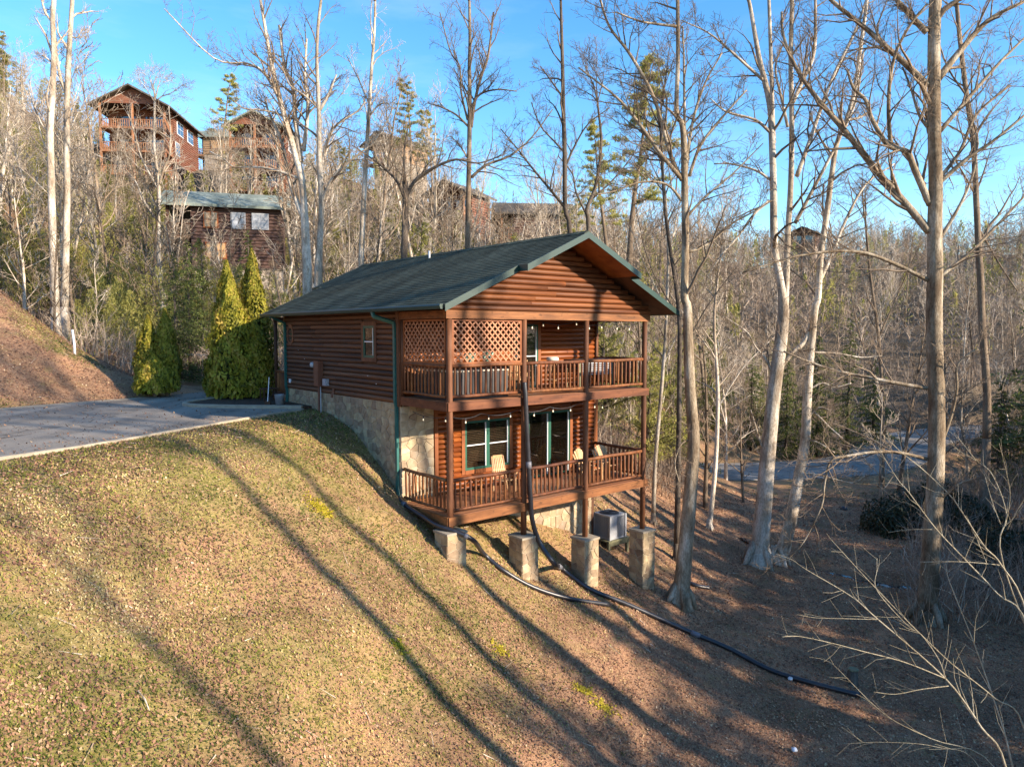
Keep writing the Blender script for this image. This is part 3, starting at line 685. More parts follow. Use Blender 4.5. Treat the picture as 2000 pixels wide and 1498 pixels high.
def wander(p, d, L, n, wob, up, rnd):
    pts = [Vector(p)]; d = Vector(d).normalized()
    for k in range(n):
        d = (d + Vector((rnd.gauss(0, wob), rnd.gauss(0, wob), rnd.gauss(0, wob) + up))).normalized()
        pts.append(pts[-1] + d * (L / n))
    return pts
def side_dir(d, ang, rnd, bias=None):
    o = d.orthogonal().normalized(); o.rotate(Matrix.Rotation(rnd.uniform(0, 2 * math.pi), 3, d))
    if bias is not None and o.dot(bias) < -.2 and rnd.random() < .6: o = -o
    return (d * math.cos(ang) + o * math.sin(ang)).normalized()
class Tree:
    def __init__(s, seed, rmin=.006, sides=(9, 6, 4, 3, 3), twig_lv=2, up=.05, wob=.12, counts=(0, 6, 5, 4), maxlv=4):
        s.t = MB(); s.c = MB(); s.rnd = random.Random(seed); s.rmin = rmin; s.sides = sides; s.twig_lv = twig_lv
        s.up = up; s.wob = wob; s.counts = counts; s.maxlv = maxlv
    def put(s, pts, rad, lv):
        (s.t if lv < s.twig_lv else s.c).tube(pts, rad, s.sides[min(lv, len(s.sides) - 1)], cap=(lv < 2))
    def grow(s, p, d, L, r, lv):
        n = max(2, min(7, int(L / .45))) if lv < 3 else (3 if lv == 3 else 2)
        pts = wander(p, d, L, n, s.wob * (1 + .25 * lv), s.up, s.rnd)
        rad = [max(s.rmin, r * (1 - .8 * k / n)) for k in range(n + 1)]
        s.put(pts, rad, lv)
        s.sprout(pts, rad, L, lv)
    def sprout(s, pts, rad, L, lv, t0=.25, count=None):
        if lv + 1 >= s.maxlv: return
        c = s.counts[min(lv, len(s.counts) - 1)] if count is None else count
        n = len(pts) - 1
        for k in range(c):
            t = t0 + (1 - t0) * (k + s.rnd.random()) / c
            i = min(int(t * n), n - 1); f = t * n - i
            p = pts[i].lerp(pts[i + 1], f); d = (pts[i + 1] - pts[i]).normalized(); r = rad[i] * (1 - f) + rad[i + 1] * f
            l2 = max(.25, L * s.rnd.uniform(.34, .62) * (1.15 - .6 * t))
            dd = side_dir(d, R(s.rnd.uniform(28, 62)), s.rnd)
            dd.z += .15; dd.normalize()
            s.grow(p, dd, l2, r * s.rnd.uniform(.45, .62), lv + 1)
    def finish(s, name, bark, twig, base, label, cat='tree', group=None, rz=0.0):
        o = empty(name, base, rz, label, cat, group)
        b = Vector(base)
        for mb, nm, m in ((s.t, 'trunk', bark), (s.c, 'crown', twig)):
            if mb.v:
                me = mb.mesh(nm, m, True)
                x = link(nm, me, o)
                x.location = -b if rz == 0 else (0, 0, 0)
        return o
def px_line(pts, Y0, Y1=None):
    """photo pixels -> a line in space that starts Y0 away and ends Y1 away"""
    Y1 = Y0 if Y1 is None else Y1; n = len(pts) - 1
    return [at(x, y, Y0 + (Y1 - Y0) * k / max(n, 1)) for k, (x, y) in enumerate(pts)]
def taper(n, a, b): return [a + (b - a) * k / (n - 1) for k in range(n)]
def hero(seed, trunk, Y, w0, w1, limbs, bark, twig, label, name='bare_tree', top=True, dense=5, extend=6.0, rmin=.0055, lean=0.0, group=None, trunks2=(), lv2=(0, 9, 5, 4, 0), topdir=None, maxlv=5):
    """a bare tree traced from the photo: trunk and main limbs as pixel lines, then grown twigs; widths in pixels"""
    T = Tree(seed, rmin=rmin, counts=lv2, maxlv=maxlv)
    k = Y / FPX
    def stem(pts, w0, w1, Ya, Yb, lv, t0, count):
        P = smooth_line(px_line(pts, Ya, Yb), 4)
        rad = taper(len(P), w0 * k / 2, w1 * k / 2) if not isinstance(w0, list) else list(np.interp(np.linspace(0, len(w0) - 1, len(P)), range(len(w0)), w0) * k / 2)
        T.put(P, rad, lv)
        L = sum((P[i + 1] - P[i]).length for i in range(len(P) - 1))
        return P, rad, L
    base = ground_under(trunk[0], Y)
    P, rad, L = stem(trunk, w0, w1, Y, Y + lean, 0, .5, 0)
    # root the trunk in the ground with a flare
    T.put([Vector((base.x, base.y, base.z - .4)), base + Vector((0, 0, .05)), P[0] + Vector((0, 0, .0)) if P[0].z > base.z + .3 else base + Vector((0, 0, .5))], [rad[0] * 1.9, rad[0] * 1.35, rad[0]], 0)
    for q in range(5):       # buttress roots
        a_ = q * 1.257 + T.rnd.uniform(-.3, .3); dr = Vector((math.cos(a_), math.sin(a_), 0)); e_ = base + dr * rad[0] * 1.8; e_.z = tz(e_.x, e_.y) - .05
        T.put([base + dr * rad[0] * .5 + Vector((0, 0, rad[0] * 2.4)), base + dr * rad[0] * 1.3 + Vector((0, 0, rad[0] * .9)), e_], [rad[0] * .30, rad[0] * .34, rad[0] * .22], 0)
    ends = []
    if dense: T.sprout(P, rad, L * .34, 1, .45, dense)
    if top: ends.append((P, rad))
    for tr in trunks2:
        P2, r2, L2 = stem(tr[0], tr[1], tr[2], Y + tr[3], Y + tr[4], 0, .4, 0)
        if dense: T.sprout(P2, r2, L2 * .34, 1, .4, dense)
        ends.append((P2, r2))
    for lm in limbs:
        pts, a, b_ = lm[0], lm[1], lm[2]
        dy = lm[3] if len(lm) > 3 else T.rnd.uniform(-.18, .18)
        P3 = px_line(pts, Y, Y); L3 = sum((P3[i + 1] - P3[i]).length for i in range(len(P3) - 1))
        P3, r3, L3 = stem(pts, a, b_, Y, Y + dy * L3, 1, .2, 0)
        T.sprout(P3, r3, min(L3 * .75, 4.2), 1, .10, max(8, int(L3 * 3.0)))
    for P_, r_ in ends:            # go on above the frame
        d = (P_[-1] - P_[-3]).normalized()
        T.grow(P_[-1], d, extend, r_[-1], 1)
        for q in range(3): T.grow(P_[-1], side_dir(d, R(T.rnd.uniform(15, 38)), T.rnd), extend * T.rnd.uniform(.6, .9), r_[-1] * .7, 1)
    return T.finish(name, bark, twig, base, label, 'tree', group)
def ground_under(px, Y):
    p = at(px[0], px[1], Y); return Vector((p.x, p.y, tz(p.x, p.y)))

def Z8(pts): return [(1250 + x / 2.496, y / 2.496) for x, y in pts]
def Z7(pts): return [(1250 + x / 2.496, 600 + y / 2.496) for x, y in pts]
def Z6(pts): return [(600 + x / 2.857, 130 + y / 2.857) for x, y in pts]
def Z4(pts): return [(150 + x / 3.744, 130 + y / 3.744) for x, y in pts]
def Z0(pts): return [(x / 3.744, y / 3.744) for x, y in pts]

# A: the big sycamore at the right
hero(1, [(1811, 1190), (1818, 1080), (1823, 1000), (1828, 900), (1829, 780), (1824, 640), (1826, 520), (1825, 460), (1827, 360), (1825, 280), (1824, 180), (1824, 80), (1827, -10)], 24.5, [40, 35, 33, 31, 30, 30, 28, 27, 25, 24, 23, 22, 22], 25, [
    (Z8([(1410, 1130), (1300, 1000), (1150, 830), (1000, 640), (870, 490), (760, 330), (700, 180), (690, 60)]), 15, 4, .1),
    (Z8([(1415, 1000), (1340, 830), (1300, 740), (1210, 710), (1130, 580), (1100, 490), (1040, 430), (1010, 340)]), 13, 4, -.15),
    (Z8([(1405, 420), (1280, 300), (1200, 230), (1100, 140), (940, 10), (880, -60)]), 12, 6, .1),
    (Z8([(1222, 705), (1212, 560), (1218, 400), (1250, 250), (1320, 120), (1400, 20)]), 8, 4, -.1),
    (Z8([(1450, 390), (1560, 250), (1700, 100), (1870, 10)]), 14, 6, -.1),
    (Z8([(1455, 650), (1600, 480), (1750, 310), (1890, 170)]), 9, 4, .1),
    (Z8([(1450, 900), (1600, 770), (1720, 690), (1890, 550)]), 9, 4, -.15),
    (Z8([(1460, 870), (1560, 740), (1640, 560), (1800, 420)]), 8, 4, .2),
    (Z8([(1460, 1170), (1560, 1000), (1620, 860), (1640, 760)]), 7, 3, -.1),
    (Z8([(1460, 1350), (1600, 1240), (1740, 1100), (1890, 940)]), 8, 4, .15),
    (Z8([(1410, 1370), (1250, 1290), (1100, 1235), (960, 1225), (820, 1240), (700, 1265), (500, 1330)]), 8, 3, -.1),
    (Z8([(1400, 160), (1330, 90), (1250, 0)]), 12, 8, .1),
    (Z7([(1400, 740), (1270, 710), (1150, 705), (1010, 725), (930, 750), (900, 860), (885, 970), (800, 1140), (720, 1230)]), 7, 2, -.08),
    (Z7([(1440, 1000), (1480, 920), (1560, 860), (1660, 825)]), 6, 3, -.2),
    (Z7([(1400, 395), (1250, 370), (1100, 340), (960, 310), (820, 265), (700, 215)]), 8, 3, .1),
    (Z7([(1480, 640), (1520, 520), (1545, 400), (1545, 290), (1600, 230), (1650, 205)]), 6, 3, -.15),
    (Z8([(1400, 620), (1360, 560), (1320, 430), (1280, 330)]), 6, 3, .15),
    ], 'bark_syc', 'twig', 'massive bare sycamore with mottled trunk and spreading limbs, rightmost of the big trees', 'sycamore_tree', rmin=.0055)
# B: twin white-barked sycamore
hero(2, Z7([(575, 1275), (600, 1000), (625, 700), (655, 400), (685, 180), (700, 20)]) + Z8([(688, 1400), (655, 1200), (650, 900), (642, 650), (632, 500), (580, 280), (540, 50), (520, -40)]), 29.5, [38, 32, 29, 26, 24, 21, 15, 14, 13, 12, 12, 9, 7, 6], 9, [
    (Z8([(765, 860), (830, 680), (930, 400), (1050, 150), (1110, -20)]), 9, 4, .1),
    (Z8([(755, 1090), (830, 950), (950, 720), (1050, 500), (1090, 250)]), 8, 3, -.1),
    (Z8([(745, 500), (800, 380), (850, 250), (855, -10)]), 9, 5, .1),
    (Z8([(640, 650), (560, 585), (420, 545), (340, 480)]), 7, 2, -.1),
    (Z8([(640, 880), (560, 830), (440, 800), (360, 800)]), 6, 2, .1),
    (Z8([(610, 400), (530, 330), (430, 240), (330, 160), (200, 100)]), 7, 2, -.15),
    (Z8([(720, 620), (690, 480), (660, 330), (700, 210)]), 6, 3, .2),
    (Z8([(630, 980), (560, 1040), (480, 1150), (400, 1240), (330, 1350)]), 7, 2, -.1),
    (Z7([(640, 310), (610, 250), (560, 190), (520, 120), (400, 40)]), 5, 2, .1),
    (Z7([(600, 700), (560, 570), (540, 500)]), 4, 2, -.15),
    ], 'bark_pale', 'twig', 'tall pale sycamore that parts into several stems, left of the leaning pale trunk', 'sycamore_tree',
    trunks2=[(Z7([(690, 130), (705, 20)]) + Z8([(712, 1400), (720, 1150), (735, 900), (740, 600), (735, 300), (742, -20)]), 14, 8, .3, .8), (Z8([(652, 700), (646, 550), (640, 350), (628, -20)]), 9, 6, .2, -.6)])
hero(3, Z7([(665, 1280), (720, 1100), (770, 850), (805, 650), (815, 450), (830, 250), (850, 20)]) + Z8([(868, 1450), (880, 1250), (910, 1050), (935, 850), (960, 700), (1010, 580), (1050, 420), (1080, 200), (1110, -20)]), 30.0, [29, 25, 21, 19, 17, 15, 14, 12, 12, 11, 10, 9, 9, 8, 7, 6], 7, [
    (Z8([(872, 1380), (940, 1230), (1000, 1080), (1100, 900), (1240, 800)]), 8, 3, .1),
    (Z7([(690, 290), (740, 225), (800, 170), (835, 80)]), 9, 9, .02),
    (Z7([(810, 550), (870, 490), (920, 500)]), 4, 2, -.3), (Z7([(815, 480), (880, 540), (930, 590), (990, 640)]), 4, 2, -.2),
    (Z7([(825, 400), (890, 370), (950, 390), (1030, 370)]), 4, 2, -.2), (Z7([(800, 640), (870, 660), (950, 710)]), 4, 1.5, -.2),
    (Z7([(780, 810), (860, 815), (960, 840), (1040, 855), (1100, 820)]), 4, 1.5, -.2),
    (Z7([(840, 220), (960, 225), (1080, 245), (1180, 235)]), 4, 1.5, .2),
    (Z8([(900, 1100), (890, 1000), (895, 900)]), 5, 3, .1),
    (Z8([(1010, 590), (1080, 570), (1120, 540)]), 5, 3, .1)],
    'bark_pale', 'twig', 'leaning pale sycamore trunk with tufts of low twigs, beside the many-stemmed one', 'sycamore_tree')
# C: grey tree at the cabin's right corner
hero(4, Z7([(195, 1445), (225, 1150), (250, 850), (262, 650), (245, 400), (235, 150), (232, 0)]) + Z8([(217, 1440), (222, 1200), (217, 850), (215, 700), (203, 600), (178, 550), (185, 300), (184, -20)]), 23.3, [35, 29, 26, 24, 21, 19, 17, 15, 14, 13, 12, 10, 9, 8, 7], 10, [
    (Z8([(205, 880), (150, 760), (90, 540), (30, 400), (-60, 250), (-150, 130), (-200, -20)]), 9, 4, .1),
    (Z8([(200, 870), (100, 750), (0, 610), (-110, 480), (-300, 330)]), 9, 3, -.1),
    (Z8([(225, 830), (240, 700), (265, 560), (320, 400), (400, 260)]), 8, 3, .1),
    (Z8([(240, 860), (300, 700), (430, 540), (520, 440)]), 7, 3, -.1),
    (Z8([(225, 1060), (330, 950), (450, 850), (600, 700)]), 6, 2, .1),
    (Z8([(205, 980), (130, 900), (0, 890), (-150, 940), (-330, 960)]), 6, 2, -.1),
    (Z8([(218, 760), (216, 480), (214, 300), (208, 130)]), 6, 3, .2),
    (Z8([(180, 130), (90, 120), (0, 105), (-120, 60)]), 6, 3, -.1),
    (Z7([(255, 640), (200, 670), (170, 760), (190, 850)]), 4, 2, -.2),
    (Z8([(235, 1230), (330, 1190), (450, 1090), (560, 1030), (640, 980)]), 6, 2, .2)],
    'bark_syc', 'twig', 'bare grey brown tree with kinked trunk just right of the cabin', 'bare_tree')
# D..: trees behind the cabin and on the left
hero(5, [(602, 640), (600, 530)] + Z4([(1660, 1000), (1640, 800), (1600, 650), (1500, 300), (1450, 100), (1415, -60), (1380, -260), (1340, -500)]), 37, [21, 19, 13, 13, 12, 10, 9, 8, 6, 5], 7, [
    (Z4([(1650, 1100), (1560, 850), (1500, 560), (1400, 330), (1380, 230)]), 10, 3, .1),
    (Z4([(1590, 620), (1540, 480), (1480, 250), (1380, 60), (1250, -20), (1000, -60), (640, -420)]), 8, 2, -.1),
    (Z4([(1640, 830), (1520, 780), (1350, 740), (1150, 735), (1080, 680), (970, 620)]), 6, 2, .1),
    (Z4([(1640, 700), (1600, 400), (1580, 150), (1520, 0), (1480, -300)]), 10, 5, .1),
    (Z4([(1560, 480), (1500, 360), (1350, 320), (1230, 310), (1150, 260)]), 6, 2, -.1),
    (Z4([(1660, 620), (1690, 300), (1670, 100), (1680, -200)]), 8, 4, .1)],
    'bark_pale', 'twig', 'pale bare tree with fanned limbs behind the left end of the green roof', 'bare_tree', dense=8)
hero(6, [(622, 640), (622, 530)] + Z4([(1775, 1300), (1790, 1000), (1775, 700), (1770, 330), (1760, 100), (1755, -80), (1765, -300), (1790, -520)]), 36.5, [18, 16, 12, 11, 10, 8, 7, 6, 6, 5], 7, [
    (Z4([(1770, 330), (1830, 230), (1872, 130), (1900, 60)]), 7, 3, .1),
    (Z4([(1770, 310), (1660, 210), (1560, 140), (1500, 0)]), 5, 2, -.1),
    (Z4([(1790, 1000), (1850, 860), (1900, 780), (1990, 700), (2120, 600), (2230, 540)]), 8, 2, -.1),
    (Z4([(1780, 800), (1830, 550), (1900, 430), (2050, 330), (2110, 260)]), 7, 2, .1)],
    'bark_pale', 'twig', 'straight pale bare tree rising close behind the green roof, right of the fanned one', 'bare_tree', dense=8)
hero(7, [(703, 640)] + Z6([(300, 1100), (312, 800), (330, 500), (345, 250), (360, 0), (372, -150), (380, -360)]), 39, [12, 11, 10, 9, 7, 6, 5, 4], 5, [
    (Z6([(345, 280), (400, 215), (450, 205)]), 4, 2), (Z6([(350, 220), (290, 80), (220, -60)]), 4, 2), (Z6([(330, 480), (420, 350), (480, 230)]), 4, 2)],
    'bark_pale', 'twig_pale', 'slim whitish bare tree behind the middle of the green roof', 'bare_tree', dense=10)
hero(8, [(790, 640)] + Z6([(540, 1080), (545, 900), (548, 740), (545, 640)]), 34, 14, 11, [
    (Z6([(545, 745), (600, 640), (700, 570), (830, 520), (960, 540), (1100, 490)]), 8, 2, .1), (Z6([(545, 740), (500, 640), (420, 560), (340, 500), (250, 440)]), 7, 2, -.1), (Z6([(545, 700), (540, 500), (560, 350)]), 6, 3)],
    'bark_dark', 'twig', 'dark trunked bare tree with arching limbs behind the green roof', 'bare_tree', top=False, dense=4)
hero(9, [(912, 620)] + Z6([(895, 1000), (900, 700), (905, 400), (907, 200), (905, 0), (908, -150), (905, -360)]), 36, [12, 11, 10, 9, 8, 7, 6, 5], 6, [
    (Z6([(915, 340), (935, 200), (970, 60), (1010, -60), (1040, -300)]), 7, 4, .1), (Z6([(905, 250), (960, 160), (1060, 130), (1170, 140)]), 5, 2, -.1),
    (Z6([(903, 340), (830, 270), (740, 225), (670, 205)]), 5, 2), (Z6([(900, 520), (850, 440), (800, 390)]), 4, 2), (Z6([(915, 620), (1000, 550), (1130, 500), (1250, 400), (1370, 240)]), 6, 2, .1),
    (Z6([(895, 300), (860, 150), (850, 0), (800, -80), (740, -300)]), 5, 2, -.1)],
    'bark_brown', 'twig', 'tall straight bare tree behind the roof ridge with crown to the frame top', 'bare_tree', dense=7)
hero(10, [(1110, 620)] + Z6([(1465, 915), (1440, 790), (1437, 500), (1430, 250), (1425, 0), (1420, -180), (1415, -360)]), 38, [11, 10, 9, 9, 8, 7, 6, 5], 6, [
    (Z6([(1440, 790), (1350, 680), (1250, 560), (1180, 470), (1080, 350)]), 6, 2, .1), (Z6([(1440, 560), (1500, 430), (1570, 320), (1690, 230)]), 5, 2), (Z6([(1435, 480), (1380, 420), (1300, 330), (1250, 200)]), 4, 2),
    (Z6([(1430, 180), (1360, 80), (1300, 0)]), 4, 2)],
    'bark_dark', 'twig', 'dark bare tree rising just behind the peak of the gable', 'bare_tree', dense=7)
hero(11, [(1150, 620)] + Z6([(1570, 900), (1560, 800), (1600, 700), (1630, 560), (1640, 400), (1620, 200)]), 40, 10, 4, [
    (Z6([(1560, 830), (1500, 700), (1480, 600), (1400, 500)]), 5, 2), (Z6([(1590, 740), (1700, 640), (1800, 520), (1860, 420)]), 4, 2)],
    'bark_dark', 'twig', 'slender crooked bare tree behind the right slope of the gable', 'bare_tree', dense=7, extend=3)
hero(12, [(108, 600), (105, 520)] + Z0([(380, 1498), (368, 1000), (382, 700), (395, 400), (386, 150), (398, -60)]), 40, [16, 14, 13, 12, 11, 10, 9, 8], 10, [
    (Z0([(385, 170), (330, 90), (300, -20)]), 5, 3), (Z0([(370, 450), (330, 420), (310, 410)]), 4, 2), (Z0([(370, 980), (300, 900), (230, 720), (200, 620)]), 3, 1.5)],
    'bark_pale', 'twig_pale', 'tall white-barked tree on the leafy bank, left of its pair', 'bare_tree', dense=4)
hero(13, [(126, 600), (128, 520)] + Z0([(490, 1498), (490, 900), (500, 500), (520, 150), (532, -60)]), 41, [15, 13, 12, 11, 10, 8, 7], 8, [
    (Z0([(488, 700), (440, 560), (415, 400), (410, 300)]), 6, 3), (Z0([(520, 270), (570, 275), (600, 210)]), 3, 1.5), (Z0([(495, 620), (420, 600), (340, 690), (300, 760)]), 3, 1.5), (Z0([(515, 1120), (560, 1085), (640, 1105), (760, 1160)]), 4, 2)],
    'bark_pale', 'twig_pale', 'tall white-barked tree on the leafy bank, right of its pair', 'bare_tree', dense=4)
hero(14, [(318, 590), (310, 500)] + Z4([(600, 1300), (598, 1100), (600, 880), (580, 700), (565, 550), (570, 260)]), 44, 9, 4, [
    (Z4([(602, 870), (640, 740), (680, 640), (685, 480), (672, 290)]), 5, 2), (Z4([(590, 1130), (500, 1000), (440, 860), (380, 780)]), 4, 2), (Z4([(598, 900), (540, 800), (470, 660), (420, 480), (370, 330)]), 5, 2)],
    'bark_pale', 'twig_pale', 'thin white forked tree in front of the red hillside cabin', 'bare_tree', dense=7, extend=2.5)
hero(15, Z7([(1690, 640), (1690, 400), (1668, 100), (1660, -120)]) + Z8([(1650, 1200), (1635, 900), (1625, 700), (1590, 450), (1560, 200), (1540, -20)]), 36, 15, 7, [
    (Z8([(1635, 950), (1560, 820), (1500, 720)]), 4, 2), (Z8([(1625, 680), (1700, 560), (1800, 440)]), 4, 2), (Z8([(1660, 1130), (1760, 1300), (1840, 1420)]), 4, 2), (Z8([(1600, 480), (1500, 330), (1440, 150)]), 4, 2)],
    'bark_brown', 'twig', 'grey bare tree partly hidden beyond the massive sycamore', 'bare_tree', dense=8)
hero(16, [(1276, 1010), (1280, 900), (1292, 760), (1300, 650), (1305, 500), (1300, 380)], 30, 9, 4, [([(1292, 720), (1330, 640), (1380, 560)], 3, 1.5), ([(1300, 600), (1260, 520), (1230, 440)], 3, 1.5)],
    'bark_pale', 'twig', 'thin pale tree standing by the far deck corner', 'bare_tree', dense=9, extend=3)
hero(17, [(1322, 1060), (1325, 900), (1327, 740), (1325, 600), (1300, 420), (1290, 250)], 27, 12, 5, [([(1326, 700), (1380, 600), (1440, 520)], 3, 1.5), ([(1325, 620), (1270, 520), (1240, 400)], 3, 1.5)],
    'bark_dark', 'twig', 'dark slim tree between the cabin and the kinked grey tree', 'bare_tree', dense=9, extend=3)
hero(18, [(1385, 1035), (1398, 900), (1402, 760), (1395, 620), (1410, 480)], 33, 10, 4, [([(1400, 800), (1450, 720), (1510, 660)], 3, 1.5), ([(1398, 700), (1340, 620), (1300, 560)], 3, 1.5)],
    'bark_pale', 'twig_pale', 'small bare tree growing midway between kinked tree and pale sycamore', 'bare_tree', dense=10, extend=3)
hero(19, [(1725, 850), (1722, 760), (1715, 650), (1700, 540), (1690, 430)], 45, 8, 4, [([(1720, 760), (1680, 660), (1660, 560)], 3, 1.5), ([(1716, 660), (1760, 560), (1800, 470)], 3, 1.5)],
    'bark_brown', 'twig', 'slim grey tree beside the bend of the valley road', 'bare_tree', dense=9, extend=3)

# --- low dense plants
def spray_cloud(P, N, size, aspect, t, m, name):
    V, F = quads(P, N, size, aspect, .15)
    return np_mesh(name, V, F, m, np.repeat(t, 4))
def arborvitae(base, h, rad, label, n=9000, seed=1):
    rad *= .86
    g = np.random.default_rng(seed)
    u = g.random(n) ** .8; z = u * h
    ang = g.uniform(0, 2 * math.pi, n)
    lobes = 1 + .15 * np.sin(ang * 3 + z * 1.5 + seed) + .12 * np.sin(ang * 5 - z * 2.3) + .10 * np.sin(z * 6 + ang * 2) + np.abs(g.normal(0, .07, n))
    prof = rad * np.minimum(1, .72 + 1.6 * u) * (1 - np.clip((u - .12) / .88, 0, 1) ** 1.9) * lobes + .03
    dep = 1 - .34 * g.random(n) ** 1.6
    x = np.cos(ang) * prof * dep; y = np.sin(ang) * prof * dep
    P = np.stack([x, y, z + .1], 1)
    N = np.stack([np.cos(ang + g.normal(0, .5, n)), np.sin(ang + g.normal(0, .5, n)), g.normal(.1, .35, n)], 1)
    size = g.uniform(.05, .12, n) * (1.1 - .5 * u)
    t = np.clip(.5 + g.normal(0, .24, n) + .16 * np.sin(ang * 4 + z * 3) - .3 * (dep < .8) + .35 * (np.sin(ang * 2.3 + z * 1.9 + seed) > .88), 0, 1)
    o = empty('arborvitae', base, 0, label, 'shrub', 'arborvitae beside the drive')
    link('crown', spray_cloud(P, N, size, .5, t, 'arborvitae', 'crown'), o)
    mb = MB(); mb.tube([(0, 0, -.2), (0, 0, h * .35), (0.02, 0, h * .92)], [.09, .07, .012], 6)
    # dark cone added inside to block the view through the shrub
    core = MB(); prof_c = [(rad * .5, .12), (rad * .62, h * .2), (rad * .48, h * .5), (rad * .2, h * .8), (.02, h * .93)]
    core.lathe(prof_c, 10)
    link('trunk', mb.mesh('trunk', 'bark_brown'), o); link('inner_cone', core.mesh('inner_cone', 'dark_core'), o)
    return o
M['dark_core'] = mat('dark_inner_cone', [(.3, (.02, .022, .006)), (.7, (.06, .06, .014))], 12, bump=.8, bdist=.05, rnd=.1)
def g2(x, y): return (x, y, tz(x, y))
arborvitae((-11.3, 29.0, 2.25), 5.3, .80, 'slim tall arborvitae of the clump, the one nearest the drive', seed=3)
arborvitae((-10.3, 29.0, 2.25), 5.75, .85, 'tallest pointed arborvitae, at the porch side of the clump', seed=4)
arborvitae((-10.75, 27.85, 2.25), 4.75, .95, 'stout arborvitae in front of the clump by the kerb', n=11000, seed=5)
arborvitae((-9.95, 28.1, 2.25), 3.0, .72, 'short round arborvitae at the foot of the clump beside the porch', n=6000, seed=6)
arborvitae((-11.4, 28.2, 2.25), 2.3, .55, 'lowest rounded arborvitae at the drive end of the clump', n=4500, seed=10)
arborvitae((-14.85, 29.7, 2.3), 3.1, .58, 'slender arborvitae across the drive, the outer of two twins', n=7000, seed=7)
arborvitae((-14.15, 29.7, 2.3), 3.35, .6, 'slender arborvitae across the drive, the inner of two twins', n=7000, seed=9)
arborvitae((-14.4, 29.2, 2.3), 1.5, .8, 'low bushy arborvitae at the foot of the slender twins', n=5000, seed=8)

def conifer(seed, h, rad, n_br, m='hemlock', droop=.25, bare=.12, size=.11, per=46, lean=0.0, cone=1.0, asp=.45):
    """evergreen: trunk, limbs in whorls and needle sprays along them -> (trunk mesh, crown mesh)"""
    g = np.random.default_rng(seed); mb = MB()
    mb.tube([(0, 0, -.4), (0, 0, h * .5), (lean, 0, h)], [.012 * h + .05, .008 * h + .03, .02], 7)
    Ps = []; Ns = []; Ts = []; Ss = []
    for k in range(n_br):
        u = bare + (1 - bare) * (k + g.random()) / n_br
        z = h * u; L = rad * ((1 - u) ** cone * .95 + .08) * g.uniform(.45, 1.25) * (1 + .3 * math.sin(u * 17 + seed)); a = g.uniform(0, 2 * math.pi)
        d = np.array([math.cos(a), math.sin(a), 0]); up = .25 - droop * 1.4
        q = np.linspace(0, 1, 5)[:, None]
        line = np.array([0, 0, z]) + d * L * q + np.array([0, 0, 1]) * (L * (up * q - droop * q * q * .5 + .1 * q))
        mb.tube([Vector(p) for p in line], [max(.012, .02 * L) * (1 - .8 * i / 4) for i in range(5)], 3, False)
        c = max(4, int(per * L / rad)); t = g.random(c) ** .7
        side = np.array([-d[1], d[0], 0])
        p = np.array([0, 0, z]) + d * L * t[:, None] + np.array([0, 0, 1]) * (L * (up * t - droop * t * t * .5 + .1 * t))[:, None] + side * (g.normal(0, .13, c) * L * (1.15 - t * .5))[:, None]
        p[:, 2] += g.normal(-.02, .05, c) * L * .8
        Ps.append(p); nn = np.tile([0, 0, .3 if m == 'pine_green' else .8], (c, 1)) + g.normal(0, 1.0 if m == 'pine_green' else .8, (c, 3)); Ns.append(nn)
        Ts.append(np.clip(.45 + g.normal(0, .2, c) + .25 * (t - .5), 0, 1)); Ss.append(g.uniform(.6, 1.5, c) * size)
    P = np.vstack(Ps); N = np.vstack(Ns)
    return mb.mesh('trunk', 'bark_dark', True), spray_cloud(P, N, np.concatenate(Ss), asp, np.concatenate(Ts), m, 'crown')
def pine(seed, h, tufts=70, spread=2.6, bare=.45):
    """tall open pine: bare trunk, limbs in the upper half that end in needle tufts"""
    g = np.random.default_rng(seed); mb = MB(); rr_ = random.Random(seed)
    trunk = wander((0, 0, -.4), (0, 0, 1), h + .4, 8, .035, .05, rr_)
    mb.tube(trunk, taper(9, .014 * h + .04, .03), 7)
    Ps = []; Ts = []
    for k in range(tufts):
        u = bare + (1 - bare) * (k + g.random()) / tufts; i = min(int(u * 8), 7); p0 = trunk[i].lerp(trunk[i + 1], u * 8 - i)
        L = spread * g.uniform(.35, 1.1) * (1.15 - .85 * (u - bare) / (1 - bare)); a = g.uniform(0, 2 * math.pi)
        e = Vector((math.cos(a) * L, math.sin(a) * L, L * g.uniform(-.05, .45)))
        pts = [p0, p0 + e * .5 + Vector((0, 0, -.05 * L)), p0 + e]
        mb.tube(pts, [.045, .03, .012], 3, False)
        for (f, c, s) in ((1.0, 70, .40), (.72, 42, .34)):
            cen = np.array(p0 + e * f); v = g.normal(0, 1, (c, 3)); v /= np.linalg.norm(v, axis=1, keepdims=True)
            Ps.append(cen + v * (g.random((c, 1)) ** .5) * s * np.array([1.1, 1.1, .6])); Ts.append(np.clip(.5 + .35 * v[:, 2] + g.normal(0, .15, c), 0, 1))
    P = np.vstack(Ps); N = g.normal(0, 1, P.shape)
    return mb.mesh('trunk', 'bark_brown', True), spray_cloud(P, N, g.uniform(.09, .2, len(P)), .22, np.concatenate(Ts), 'pine_green', 'crown')
